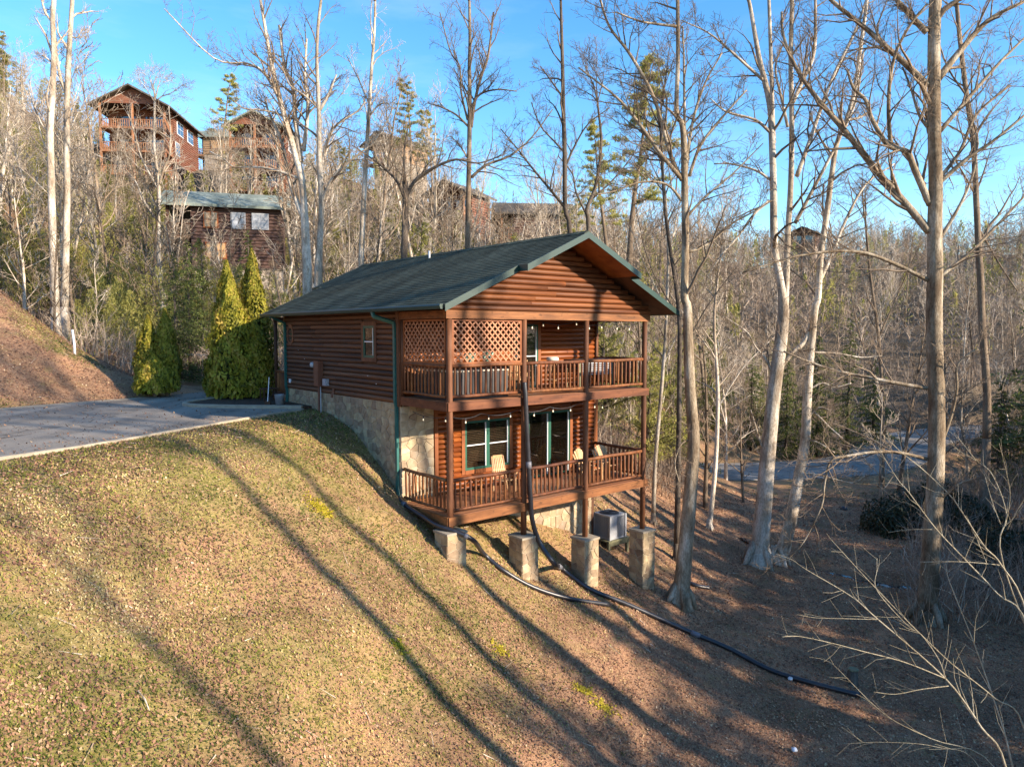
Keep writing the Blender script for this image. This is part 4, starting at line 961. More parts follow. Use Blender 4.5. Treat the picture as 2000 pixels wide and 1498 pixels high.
def bare_variant(seed, h, rmin=.018, pale=True, fork=False, t0=.35, nb=15, cnt=(0, 6, 4, 3), maxlv=4):
    T = Tree(seed, rmin=rmin, sides=(7, 4, 3, 3), counts=cnt, maxlv=maxlv, up=.06, wob=.10)
    r0 = .011 * h + .03
    P = wander((0, 0, -.5), (T.rnd.gauss(0, .06), T.rnd.gauss(0, .06), 1), h + .5, 9, .045, .05, T.rnd)
    rad = taper(10, r0, r0 * .16); T.put(P, rad, 0); T.sprout(P, rad, h * .62, 0, t0, nb)
    if fork:
        i = 4; d = side_dir((P[5] - P[4]).normalized(), R(22), T.rnd); T.grow(P[i], d, h * .5, rad[i] * .75, 0 + 1)
    return (T.t.mesh('trunk', 'bark_pale' if pale else 'bark_brown', True), T.c.mesh('crown', 'twig_pale' if pale else 'twig', True))
TALL = [bare_variant(190 + i, 25 + 2 * i, pale=False, fork=False, t0=.66, nb=12) for i in range(2)]
def plant(meshes, base, scale, rz, name, label, group=None, cat='tree', tilt=0.0):
    o = empty(name, base, rz, label, cat, group); o.scale = (scale, scale, scale); o.rotation_euler = (tilt, tilt * .6, rz)
    link('trunk', meshes[0], o); link('crown', meshes[1], o)
    return o
BARE = [bare_variant(100 + i, 15 + 1.2 * i, pale=(i % 3 != 2), fork=(i % 2 == 0), nb=14 + i) for i in range(7)]
SMALL = [bare_variant(130 + i, 7 + i, rmin=.013, pale=(i % 2 == 0), t0=.2, nb=14, cnt=(0, 5, 4, 3)) for i in range(4)]
PINES = [pine(150 + i, 15 + 2 * i, 60 + 10 * i, 2.4 + .3 * i, .38 + .05 * (i % 2)) for i in range(3)]
YPINE = [conifer(160 + i, 8 + 1.5 * i, 2.6, 100, 'pine_green', -.05, .10, .115, 120, cone=.75, asp=.16) for i in range(2)]
HEML = [conifer(170 + i, 9 + 2 * i, 2.7, 130, 'hemlock', .30, .05, .10, 105, cone=.85, asp=.3) for i in range(3)]
# ================================================================ the log cabin
W, L_H, DK = 7.9, 10.3, 2.37
cabin = empty('log_cabin', HC, HYAW, 'two-storey brown log cabin with green roof and stacked front decks on a slope', 'house')
LOGH = .15
def log_mesh(m):
    """half-round log, one metre long along x, bulging towards -y"""
    key = 'log' + m
    if key not in UNIT:
        mb = MB(); n = 7; vs = []
        for x in (0, 1):
            for k in range(n + 1):
                a = -math.pi / 2 + math.pi * k / n
                vs.append((x, -.078 * math.cos(a) - .002, .5 * LOGH * .985 * math.sin(a)))
        c = n + 1
        mb.add(vs, [(k, c + k, c + k + 1, k + 1) for k in range(n)] + [tuple(range(c)), tuple(range(2 * c - 1, c - 1, -1))])
        me = mb.mesh('log', m); me.shade_smooth(); UNIT[key] = me
    return UNIT[key]
def logs(parent, m, x0, x1, z0, z1, openings=(), clip=None, seam=4.9):
    """courses of half logs on a wall in the parent's xz plane, broken at openings (x0,x1,z0,z1)"""
    n = int(round((z1 - z0) / LOGH))
    for k in range(n):
        zc = z0 + (k + .5) * LOGH
        spans = [(x0, x1)] if clip is None else [clip(zc)]
        for (a, b, c, d) in openings:
            if c - .02 < zc < d + .02:
                spans = [s for (p, q) in spans for s in ((p, min(q, a)), (max(p, b), q)) if s[1] - s[0] > .04]
        for (p, q) in spans:
            if q - p <= .05: continue
            cuts = [p, q]
            if q - p > 5:
                cuts = [p, p + (q - p) * random.uniform(.35, .65), q]
            for u_, v_ in zip(cuts[:-1], cuts[1:]):
                o = link('log', log_mesh(m), parent, (u_ + .002, random.uniform(-.004, .004), zc + random.uniform(-.002, .002)), None, (v_ - u_ - .004, 1, 1))
def frame(name, loc, rz, parent=cabin):
    o = MB().build(name, None) if False else None
def wall(name, loc, rz, mb, m):
    """a part with its own flat frame; its logs, stones are its children"""
    o = mb.build(name, m, cabin, loc=loc); o.rotation_euler = (0, 0, rz); return o

# --- walls. Side wall faces -s: its local x runs from the back (t=L) to the front
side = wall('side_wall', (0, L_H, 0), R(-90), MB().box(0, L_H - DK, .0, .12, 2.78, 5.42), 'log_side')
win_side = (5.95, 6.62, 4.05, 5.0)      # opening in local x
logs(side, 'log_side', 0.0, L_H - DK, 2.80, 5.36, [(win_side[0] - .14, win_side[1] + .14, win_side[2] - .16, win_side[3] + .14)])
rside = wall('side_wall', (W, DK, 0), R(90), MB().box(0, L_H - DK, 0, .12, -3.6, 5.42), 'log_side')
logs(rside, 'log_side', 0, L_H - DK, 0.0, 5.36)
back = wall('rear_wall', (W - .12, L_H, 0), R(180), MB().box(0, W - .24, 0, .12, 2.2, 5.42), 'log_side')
logs(back, 'log_side', 0, W - .24, 2.80, 5.36)
fl = wall('lower_front_wall', (0, DK, 0), 0, MB().box(0.12, W - .12, .0, .12, -.22, 2.72), 'log_orange')
win = (2.20, 3.95, .62, 2.12); door = (4.72, 6.62, .02, 2.20)
ops = [(win[0] - .13, win[1] + .13, win[2] - .16, win[3] + .14), (door[0] - .13, door[1] + .13, 0, door[3] + .14)]
logs(fl, 'log_orange', 1.24, W - .10, 0.0, 2.7, ops)
fu = wall('upper_front_wall', (0, DK, 0), 0, MB().box(0.12, W - .12, .0, .12, 2.78, 5.42), 'log_orange')
upw = (4.15, 5.15, 3.02, 5.06)
upl = (1.3, 2.5, 3.6, 5.0)
logs(fu, 'log_orange', .06, W - .1, 3.02, 5.4, [(upw[0] - .13, upw[1] + .13, 3.0, upw[3] + .14)])
# gable above the front beam and a plain one at the back
RIDGE_Z, EAVE_Z, OV, MID = 7.56, 5.47, .60, W / 2
SL = (RIDGE_Z - EAVE_Z) / (MID + OV)
def roof_z(s): return EAVE_Z + (min(s, W - s) + OV) * SL
def gable_clip(z):
    h = (z - .02 + .22 - EAVE_Z) / SL - OV
    return (max(.0, h), W - max(.0, h))
for nm, loc, rz, m in (('front_gable', (0, 0, 0), 0, 'log_gable'), ('rear_gable', (W, L_H, 0), R(180), 'log_side')):
    mb = MB(); p = [(0.06, .02, 5.38), (W - .06, .02, 5.38), (W - .06, .02, roof_z(0) - .18), (MID, .02, RIDGE_Z - .2), (.06, .02, roof_z(0) - .18)]
    mb.prism(p, (0, .1, 0)); g = wall(nm, loc, rz, mb, m)
    logs(g, m, 0, W, 5.37, 7.3, clip=gable_clip)

# --- flagstone facing: Voronoi cells in a wall's plane
def clip_poly(poly, nx, nz, c):
    out = []
    for i in range(len(poly)):
        a, b = poly[i], poly[(i + 1) % len(poly)]
        da = a[0] * nx + a[1] * nz - c; db = b[0] * nx + b[1] * nz - c
        if da <= 0: out.append(a)
        if (da < 0) != (db < 0) and abs(da - db) > 1e-12:
            t = da / (da - db); out.append((a[0] + (b[0] - a[0]) * t, a[1] + (b[1] - a[1]) * t))
    return out
def stones(parent, x0, x1, z0, z1, size, m, seed, y=0.0, low=None, gap=.008, thick=.024):
    r = random.Random(seed); nx = max(1, round((x1 - x0) / size)); nz_ = max(1, round((z1 - z0) / (size * .8)))
    seeds = [(x0 + (i + .5 + r.uniform(-.38, .38)) * (x1 - x0) / nx, z0 + (j + .5 + r.uniform(-.38, .38)) * (z1 - z0) / nz_) for i in range(nx) for j in range(nz_)]
    for k, (sx, sz) in enumerate(seeds):
        if low is not None and sz < low(sx) - .35: continue
        poly = [(x0, z0), (x1, z0), (x1, z1), (x0, z1)]
        for q, (ox, oz) in enumerate(seeds):
            if q == k or abs(ox - sx) > size * 2.6 or abs(oz - sz) > size * 2.6: continue
            dx, dz = ox - sx, oz - sz; l_ = math.hypot(dx, dz)
            poly = clip_poly(poly, dx / l_, dz / l_, ((ox * ox - sx * sx) + (oz * oz - sz * sz)) / 2 / l_ - gap)
            if len(poly) < 3: break
        if len(poly) < 3: continue
        t = thick * r.uniform(.6, 1.3); n = len(poly)
        cx = sum(p[0] for p in poly) / n; cz = sum(p[1] for p in poly) / n
        mb = MB(); a = [(p[0] - cx, 0.004, p[1] - cz) for p in poly]
        b = [(x * .93, -t, z * .93) for (x, _, z) in a]; b = [(x, yy + r.uniform(-.006, .006), z) for (x, yy, z) in b]
        mid = [(x * .99, -t * .6, z * .99) for (x, _, z) in a]
        mb.add(a + mid + b, [(i, (i + 1) % n, n + (i + 1) % n, n + i) for i in range(n)] + [(n + i, n + (i + 1) % n, 2 * n + (i + 1) % n, 2 * n + i) for i in range(n)] + [tuple(range(2 * n, 3 * n))])
        mb.build('stone', m, parent, loc=(cx, y, cz))
fnd = wall('side_foundation_wall', (0, L_H, 0), R(-90), MB().box(0, L_H - DK, .0, .2, -1.2, 2.78), 'mortar')
def side_low(x):
    p = H(0, L_H - x); return tz(p.x, p.y)
stones(fnd, 0.02, L_H - DK - .0, -.3, 2.77, .27, 'stone_grey', 5, low=side_low, gap=.006, thick=.02)
ff = wall('front_stone_pilaster', (0, DK, 0), 0, MB().box(0.0, 1.10, -.02, .11, -.9, 2.70), 'mortar')
stones(ff, .0, 1.10, -.9, 2.70, .29, 'stone', 8, y=-.02)
fb = wall('front_foundation_wall', (0, DK, 0), 0, MB().box(0.0, W, .03, .2, -3.9, -.23), 'mortar')
def front_low(x):
    p = H(x, DK); return tz(p.x, p.y)
stones(fb, 0.0, W, -3.7, -.24, .36, 'stone', 9, y=.03, low=front_low)
rs = wall('rear_foundation_wall', (W, L_H, 0), R(180), MB().box(0, W, .0, .2, -1.0, 2.79), 'mortar')
stones(rs, 0, W, 1.9, 2.79, .36, 'stone_grey', 12)
# corner boards
piece('corner_trim', 'wood_post', cabin, -.075, .02, DK - .075, DK + .08, 2.72, 5.4)
piece('corner_trim', 'wood_trim', cabin, 1.115, 1.235, DK - .075, DK - .0, -.02, 2.68)
piece('corner_trim', 'wood_trim', cabin, W - .1, W + .07, DK - .08, DK + .06, -.2, 5.4)
piece('corner_trim', 'wood_post', cabin, -.075, .02, L_H - .08, L_H + .075, 2.72, 5.4)

# --- decks, rails and posts
PX = [.09, 2.62, 5.10, W - .11]
PIER_TOP = [-.36, -.93, -1.44, -1.66]
def deck(z, nm):
    d = empty(nm, (0, 0, 0)); d.parent = cabin
    nb = 15; wb = (DK - .06) / nb
    for k in range(nb):
        piece('deck_board', 'wood_deck', d, .0, W, .02 + k * wb, .02 + k * wb + wb - .012, z - .035, z)
    piece('rim_beam', 'wood_rail', d, -.02, W + .02, -.045, .0, z - .235, z - .01)
    piece('rim_beam', 'wood_rail', d, -.045, -.002, .0, DK, z - .235, z - .01)
    piece('rim_beam', 'wood_rail', d, W + .002, W + .045, .0, DK, z - .235, z - .01)
    for k in range(13):
        x = .3 + k * (W - .6) / 12
        piece('joist', 'wood_dark', d, x - .02, x + .02, .01, DK - .03, z - .22, z - .04)
    return d
deck(0.0, 'lower_deck'); deck(3.0, 'upper_deck')
def bal_mesh():
    if 'bal' not in UNIT:
        me = MB().tube([(0, 0, 0), (0, 0, .03), (0, 0, .09), (0, 0, .91), (0, 0, .97), (0, 0, 1)], [.017, .022, .034, .033, .022, .016], 8).mesh('baluster', 'wood_rail', True); UNIT['bal'] = me
    return UNIT['bal']
def rail(parent, a, b, z, n):
    """one bay of log railing between two points"""
    a = Vector((*a, 0)); b = Vector((*b, 0)); d = (b - a)
    for nm, zz, r in (('handrail', z + .93, .052), ('bottom_rail', z + .13, .042)):
        pts = [a + d * t + Vector((0, 0, zz + .008 * math.sin(t * 7 + z + a.x))) for t in (0, .2, .4, .6, .8, 1)]
        MB().tube(pts, [r * random.uniform(.92, 1.06) for _ in pts], 9).build(nm, 'wood_rail', parent, True)
    for k in range(n):
        p = a + d * ((k + .5) / n)
        link('baluster', bal_mesh(), parent, (p.x, p.y, z + .155), (random.gauss(0, .012), random.gauss(0, .012), random.uniform(0, 6)), (random.uniform(.9, 1.12),) * 2 + (.745,))
for z, nm in ((0.0, 'lower_railing'), (3.0, 'upper_railing')):
    rl = empty(nm, (0, 0, 0)); rl.parent = cabin
    for x0, x1 in zip(PX[:-1], PX[1:]): rail(rl, (x0 + .09, .07), (x1 - .09, .07), z, 14)
    rail(rl, (.05, .18), (.05, DK - .12), z, 12)
    rail(rl, (W - .07, .18), (W - .07, DK - .1), z, 12)
for k, x in enumerate(PX):
    bot = PIER_TOP[k]
    MB().tube([(x, .06, bot - .02), (x, .06, 0.4), (x + .006, .06, 1.6), (x, .06, 3.0), (x - .005, .06, 4.2), (x, .06, 5.17)], [.088, .087, .085, .084, .083, .083], 12).build('post', 'wood_post', cabin, True)
for x in (.05, W - .05):
    MB().tube([(x, DK - .09, 3.0), (x, DK - .09, 5.17)], .06, 8).build('post', 'wood_post', cabin, True)
piece('front_beam', 'wood_rail', cabin, -.06, W + .06, -.03, .12, 5.155, 5.37)
piece('side_beam', 'wood_rail', cabin, -.055, .085, .125, DK - .08, 5.16, 5.365)
piece('side_beam', 'wood_rail', cabin, W - .085, W + .055, .125, DK - .08, 5.16, 5.365)
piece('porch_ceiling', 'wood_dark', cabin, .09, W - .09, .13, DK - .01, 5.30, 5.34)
# stone piers
for k, x in enumerate(PX):
    p = H(x, .06); low = tz(p.x, p.y) - .7; w = .29
    pr = wall('stone_pier', (x, .06, 0), 0, MB().box(-w, w, -w, w, low, PIER_TOP[k] - .05), 'mortar')
    cap = MB().box(-w - .035, w + .035, -w - .035, w + .035, PIER_TOP[k] - .06, PIER_TOP[k]); cap.build('cap', 'concrete', pr)
    for a, (fx, fy) in ((0, (0, -w)), (R(-90), (-w, 0)), (R(90), (w, 0))):
        f = empty('pier_face', (fx, fy, 0), a); f.parent = pr
        f_obj = MB().box(-w + .01, w - .01, -.002, .01, low + .1, PIER_TOP[k] - .07)
        face_seed = int(k * 10 + a * 5)
        zlo = max(low + .1, PIER_TOP[k] - 2.4)
        r0 = len(bpy.data.objects)
        stones(f, -w, w, zlo, PIER_TOP[k] - .065, .235, 'stone_grey', face_seed, gap=.006, thick=.016)
        for st in list(f.children):
            mw = Matrix.Translation((fx, fy, 0)) @ Matrix.Rotation(a, 4, 'Z')
            loc = mw @ st.location; st.parent = pr; st.location = loc; st.rotation_euler = (0, 0, a)
        bpy.data.objects.remove(f)

# --- lattice screens on the upper deck
def lattice(nm, x0, x1, z0, z1, loc, rz):
    o = MB().box(x0, x1, -.02, .02, z0 - .05, z0).box(x0, x1, -.02, .02, z1, z1 + .05).box(x0 - .05, x0, -.021, .021, z0 - .05, z1 + .05).box(x1, x1 + .05, -.021, .021, z0 - .05, z1 + .05).build(nm, 'wood_trim', cabin, loc=loc)
    o.rotation_euler = (0, 0, rz); step = .188
    for sgn, y in ((1, -.007), (-1, .007)):
        c0 = (x0 + sgn * z0) if sgn > 0 else (x0 - z1); c1 = (x1 + z1) if sgn > 0 else (x1 - z0)
        k = math.ceil(c0 / step)
        while k * step < c1:
            c = k * step; k += 1; pts = []
            # x + sgn*z = c inside the panel
            lo = max(x0, c - z1 if sgn > 0 else c + z0); hi = min(x1, c - z0 if sgn > 0 else c + z1)
            if hi - lo < .03: continue
            a = Vector((lo, y, (c - lo) * sgn)); b = Vector((hi, y, (c - hi) * sgn))
            d = b - a; key = 'strip'
            if key not in UNIT: UNIT[key] = MB().box(-.5, .5, -.006, .006, -.021, .021).mesh('lattice_strip', 'lattice')
            link('lattice_strip', UNIT[key], o, (a + b) / 2, (0, -math.atan2(d.z, d.x), 0), (d.length, 1, 1))
    return o
lattice('lattice_screen', PX[0] + .14, PX[1] - .14, 4.02, 5.09, (0, .07, 0), 0)
lattice('lattice_screen', -(DK - .2), -.2, 4.02, 5.09, (.05, 0, 0), R(-90))

# --- roof
def roof_half(sgn, name):
    """courses of shingles as stepped strips; sgn -1 is the slope towards s=0"""
    mb = MB(); n = 33; kink = 1.75
    def X(u): return u if sgn < 0 else W - u          # u: distance in from the wall line
    for k in range(n):
        u0 = -OV + (MID + OV) * k / n; u1 = -OV + (MID + OV) * (k + 1) / n
        f, b_ = (-.75, 11.05) if u1 < kink + .02 else (-1.12, 11.8)
        z0 = EAVE_Z + (u0 + OV) * SL; z1 = EAVE_Z + (u1 + OV) * SL
        e = .02 if k < n - 1 else 0
        vs = [(X(u0), f, z0 - .05), (X(u0), b_, z0 - .05), (X(u0), f, z0 + .016), (X(u0), b_, z0 + .016), (X(u1), f, z1 + .002), (X(u1), b_, z1 + .002), (X(u1), f, z1 - .05), (X(u1), b_, z1 - .05)]
        mb.add(vs, [(0, 1, 3, 2), (2, 3, 5, 4), (0, 2, 4, 6), (1, 7, 5, 3)])
    o = mb.build(name, 'shingle', cabin)
    # boards under the shingles
    def slab(u0, u1, f, b_, top, th, nm, m):
        z0 = EAVE_Z + (u0 + OV) * SL - top; z1 = EAVE_Z + (u1 + OV) * SL - top
        p = [(X(u0), f, z0), (X(u1), f, z1), (X(u1), f, z1 - th), (X(u0), f, z0 - th)]
        return MB().prism(p, (0, b_ - f, 0)).build(nm, m, o)
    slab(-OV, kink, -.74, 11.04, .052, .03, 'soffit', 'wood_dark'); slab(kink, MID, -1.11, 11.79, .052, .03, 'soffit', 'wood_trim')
    for (f0, f1, tag_) in ((-.775, -.75, 0), (11.05, 11.075, 1)):
        slab(-OV, kink, f0, f1, -.012, .175, 'rake_board', 'green_trim')
    for (f0, f1) in ((-1.145, -1.12), (11.8, 11.825)):
        slab(kink - .03, MID, f0, f1, -.012, .175, 'rake_board', 'green_trim')
    # the end of the deeper upper overhang
    z = EAVE_Z + (kink + OV) * SL
    xs = sorted((X(kink - .03), X(kink)))
    for f0, f1 in ((-1.12, -.775), (11.075, 11.8)):
        MB().box(xs[0], xs[1], f0, f1, z - .165, z + .005).build('overhang_end', 'green_trim', o)
    # gutter along the eave
    g = MB(); prof = [(.0, .02), (-.10, .02), (-.115, -.02), (-.09, -.095), (-.02, -.105), (.0, -.09)]
    pts = [(X(-OV + a), -.70, EAVE_Z + c - .005) for a, c in prof]
    g.prism(pts, (0, 11.7, 0)); g.build('gutter', 'green_trim', o)
    return o
rf = roof_half(-1, 'roof_slope'); roof_half(1, 'roof_slope')
mb = MB()
for k in range(43):
    y0 = -1.13 + k * .301; y1 = y0 + .32; h = .012 * (k % 2)
    mb.prism([(MID - .16, y0, RIDGE_Z - .16 * SL + .03 + h * .5), (MID, y0, RIDGE_Z + .045 + h * .5), (MID + .16, y0, RIDGE_Z - .16 * SL + .03 + h * .5), (MID + .16, y0, RIDGE_Z - .16 * SL), (MID, y0, RIDGE_Z + .012), (MID - .16, y0, RIDGE_Z - .16 * SL)], (0, y1 - y0, 0))
mb.build('ridge_cap', 'shingle', cabin)
MB().tube([(3.6, 6.3, roof_z(3.6) - .1), (3.6, 6.3, roof_z(3.6) + .26)], .035, 10).build('vent_pipe', 'white_vinyl', cabin, True)

# --- downspouts
def downspout(pts, m='teal_pipe'):
    mb = MB()
    for a, b in zip(pts[:-1], pts[1:]):
        mb.beam(a, b, .095, .075, (1, 0, 0))
    for p in pts[1:-1]: mb.lathe([(.03, -.04), (.046, -.02), (.046, .02), (.03, .04)], 8, p)
    return mb.build('downspout', m, cabin)
gz = EAVE_Z - .1
downspout([(-OV - .05, DK + .35, gz), (-OV - .03, DK + .33, gz - .12), (-.12, DK + .10, gz - .30), (-.10, DK + .10, 4.9), (-.10, DK + .10, 2.85), (-.075, DK + .08, 2.70), (-.075, DK + .06, .42), (-.10, DK - .0, .10)])
downspout([(-OV - .05, L_H - .15, gz), (-.12, L_H - .12, gz - .22), (-.10, L_H - .12, 4.9), (-.10, L_H - .12, 2.85), (-.06, L_H - .12, 2.7), (-.08, L_H - .12, 2.25)])

# --- windows
def window(nm, parent, x0, x1, z0, z1, sash=2, mid=True, blinds=True, trim=.12, m='wood_trim', y=0.0, frame_m='green_paint'):
    """built into a wall part: trim boards, frame, glass, blind slats"""
    o = MB().box(x0 - trim, x0, y - .085, y - .0, z0 - trim, z1 + trim).box(x1, x1 + trim, y - .085, y, z0 - trim, z1 + trim).box(x0, x1, y - .083, y, z1, z1 + trim).box(x0, x1, y - .095, y, z0 - trim, z0).build(nm, m, cabin)
    o.location = parent.location; o.rotation_euler = parent.rotation_euler
    piece('dark_room_sheet', 'dark', o, x0, x1, y - .012, y - .004, z0, z1)  # near-black sheet stands in for the dark room behind the glass
    n = sash; w = (x1 - x0) / n
    for k in range(n):
        a, b = x0 + k * w, x0 + (k + 1) * w; fw = .07
        f = MB().box(a, a + fw, y - .075, y - .03, z0, z1).box(b - fw, b, y - .075, y - .03, z0, z1).box(a + fw, b - fw, y - .075, y - .03, z0, z0 + fw).box(a + fw, b - fw, y - .075, y - .03, z1 - fw, z1)
        f.build('frame', frame_m, o)
        piece('edge_strip', 'white_vinyl', o, b - fw - .022, b - fw, y - .079, y - .04, z0 + fw, z1 - fw)
        if mid: piece('meeting_rail', 'white_vinyl', o, a + fw, b - fw, y - .072, y - .045, (z0 + z1) / 2 - .014, (z0 + z1) / 2 + .014)
        piece('pane', 'glass', o, a + fw, b - fw, y - .052, y - .048, z0 + fw, z1 - fw)
        if blinds:
            nb = int((z1 - z0 - .12) / .052)
            for q in range(nb):
                zz = z0 + .07 + q * .052
                s_ = piece('blind_slat', 'blind', o, a + fw, b - fw, y - .038, y - .014, zz, zz + .006); s_.rotation_euler = (R(28), 0, 0); s_.scale = (s_.scale[0], .046, .004)
    return o
window('window', fl, *win, sash=2)
window('sliding_door', fl, door[0], door[1], door[2] + .02, door[3], sash=2, mid=False, frame_m='green_paint')
sw = window('window', side, *win_side, sash=1, blinds=False, m='wood_post')
window('sliding_door', fu, upw[0], upw[1], upw[2], upw[3], sash=1, mid=True)
# small octagon window near the porch end of the side wall
mb = MB(); oc = [(.55 + .30 * math.cos(R(22.5 + 45 * k)), 0, 4.72 + .40 * math.sin(R(22.5 + 45 * k))) for k in range(8)]
inn = [(.55 + .19 * math.cos(R(22.5 + 45 * k)), 0, 4.72 + .27 * math.sin(R(22.5 + 45 * k))) for k in range(8)]
for k in range(8):
    a, b, c, d = oc[k], oc[(k + 1) % 8], inn[(k + 1) % 8], inn[k]
    mb.prism([(p[0], -.095, p[2]) for p in (a, b, c, d)], (0, .09, 0))
ow = mb.build('octagon_window', 'wood_post', cabin); ow.location = side.location; ow.rotation_euler = side.rotation_euler
MB().prism([(p[0], -.066, p[2]) for p in inn], (0, .004, 0)).build('pane', 'far_glass', ow)

# --- meter box, conduit and outlet box on the side wall
def on_side(t, y, z): return (-y, t, z)
t0 = 7.35
mbx = MB().box(-.22, -.06, t0 - .19, t0 + .19, 3.02, 3.86).build('meter_box', 'box_brown', cabin)
MB().box(-.24, -.22, t0 - .17, t0 + .17, 3.05, 3.83).build('cover', 'box_brown', mbx)
m2 = MB(); m2.lathe([(.10, 0), (.10, .05), (.085, .12), (.05, .145), (.005, .15)], 16)
mo = m2.build('meter', 'steel', mbx, True); mo.location = (-.15, t0 + .28, 3.72); mo.rotation_euler = (0, R(-90), 0)
MB().tube([(-.12, t0 + .04, 3.02), (-.12, t0 + .04, 1.9)], .035, 8).build('conduit', 'box_brown', mbx)
MB().tube([(-.12, t0 - .10, 3.02), (-.12, t0 - .10, 2.0)], .022, 8).build('conduit', 'steel', mbx)
MB().tube([(-.14, t0 + .3, 3.62), (-.14, t0 + .28, 3.45), (-.1, t0 + .15, 3.35)], .012, 6).build('cable', 'steel_dark', mbx)
ob = MB().box(-.17, -.06, t0 - .62, t0 - .36, 3.06, 3.28).build('outlet_box', 'steel', cabin)
MB().box(-.185, -.17, t0 - .6, t0 - .38, 3.08, 3.26).build('cover', 'steel', ob)
MB().tube([(-.1, t0 - 1.0, 3.0), (-.1, t0 - 1.0, 2.85), (-.16, t0 - 1.0, 2.8), (-.16, t0 - 1.0, 2.7)], .04, 8).build('vent_hood', 'box_brown', cabin)
MB().box(-.10, -.06, L_H - .5, L_H - .38, 3.0, 3.14).build('outlet_box', 'white_vinyl', cabin)
for tt_, zz in ((4.1, 3.5), (9.1, 4.2), (8.6, 3.9), (3.6, 3.3)):
    MB().lathe([(.022, 0), (.022, .008), (.005, .012)], 8).build('cable_clip', 'white_vinyl', cabin, loc=(-.065, tt_, zz)).rotation_euler = (0, R(-90), 0)

# --- back porch glimpsed past the side wall
bp_ = MB().box(0, W, L_H + .02, 11.55, 2.30, 2.42).build('rear_porch', 'wood_deck', cabin)
for x in (.06, 2.6, 5.2, W - .08):
    MB().tube([(x, 11.45, 2.42), (x, 11.45, 5.3)], .07, 8).build('porch_post', 'wood_dark', bp_, True)
rail_z = 2.42
rp = empty('rear_railing', (0, 0, 0)); rp.parent = cabin
rail(rp, (.06, L_H + .12), (.06, 11.38), rail_z, 8)
piece('rear_beam', 'wood_dark', cabin, -.02, W, 11.38, 11.5, 5.2, 5.38)

# --- things on and round the decks
def adirondack(s, t, rz, label, z=0.0):
    o = empty('adirondack_chair', H(s, t, z), HYAW + rz, label, 'chair', 'chairs on the lower deck')
    # the chair looks towards -y
    for sx in (-1, 1):
        MB().beam((sx * .27, -.34, .0), (sx * .27, -.34, .52), .03, .09, (0, 1, 0)).build('front_leg', 'chair_wood', o)
        MB().beam((sx * .235, -.36, .34), (sx * .235, .38, .03), .03, .11).build('rear_leg', 'chair_wood', o)
        MB().beam((sx * .30, -.40, .535), (sx * .27, .34, .535), .13, .025).build('armrest', 'chair_wood', o)
    for k in range(6):
        y = -.34 + k * .09; zz = .385 - k * .036
        MB().beam((-.25, y, zz), (.25, y, zz), .078, .02, (0, .35, 1)).build('seat_slat', 'chair_wood', o)
    n = 7
    for k in range(n):
        a = (k - (n - 1) / 2) / ((n - 1) / 2); h = .98 - .16 * a * a
        MB().beam((a * .20, .12, .18), (a * .285, .42, h), .088, .018, (0, -1, .4)).build('back_slat', 'chair_wood', o)
    MB().beam((-.25, .22, .36), (.25, .22, .36), .03, .06).build('back_rail', 'chair_wood', o)
    MB().beam((-.27, .335, .62), (.27, .335, .62), .03, .06).build('back_rail', 'chair_wood', o)
    return o
adirondack(6.35, 1.15, R(12), 'light wooden fan-backed chair in front of the sliding door', 0.002)
adirondack(7.35, 1.25, R(-6), 'light wooden fan-backed chair at the end of the lower deck behind a post', 0.002)
def rocker(s, t, rz, label, z=0.002):
    o = empty('rocking_chair', H(s, t, z), HYAW + rz, label, 'chair', 'chairs on the lower deck')
    for sx in (-1, 1):
        MB().tube([(sx * .25, -.46, .10), (sx * .25, -.2, .03), (sx * .25, .1, .022), (sx * .25, .42, .10)], .018, 6).build('rocker', 'chair_wood', o)
        MB().tube([(sx * .25, -.25, .04), (sx * .26, -.26, .62)], .02, 7).build('leg', 'chair_wood', o)
        MB().tube([(sx * .24, .2, .03), (sx * .22, .26, .45), (sx * .2, .40, 1.06)], .02, 7).build('leg', 'chair_wood', o)
        MB().beam((sx * .26, -.32, .64), (sx * .23, .30, .60), .06, .02).build('armrest', 'chair_wood', o)
    for k in range(7):
        y = -.26 + k * .075; MB().beam((-.24, y, .42 - k * .006), (.24, y, .42 - k * .006), .055, .016).build('seat_slat', 'chair_wood', o)
    for k in range(6):
        a = (k - 2.5) * .068; MB().beam((a, .235, .46), (a * .85, .385, 1.0), .036, .012, (0, -1, .3)).build('back_slat', 'chair_wood', o)
    MB().beam((-.17, .395, 1.04), (.17, .395, 1.04), .02, .10, (0, -.3, 1)).build('head_rail', 'chair_wood', o)
    MB().beam((-.22, .30, .66), (.22, .30, .66), .02, .04).build('back_rail', 'chair_wood', o)
    return o
rocker(2.95, 1.35, R(-8), 'pale slatted rocking chair on the lower deck below the double window')
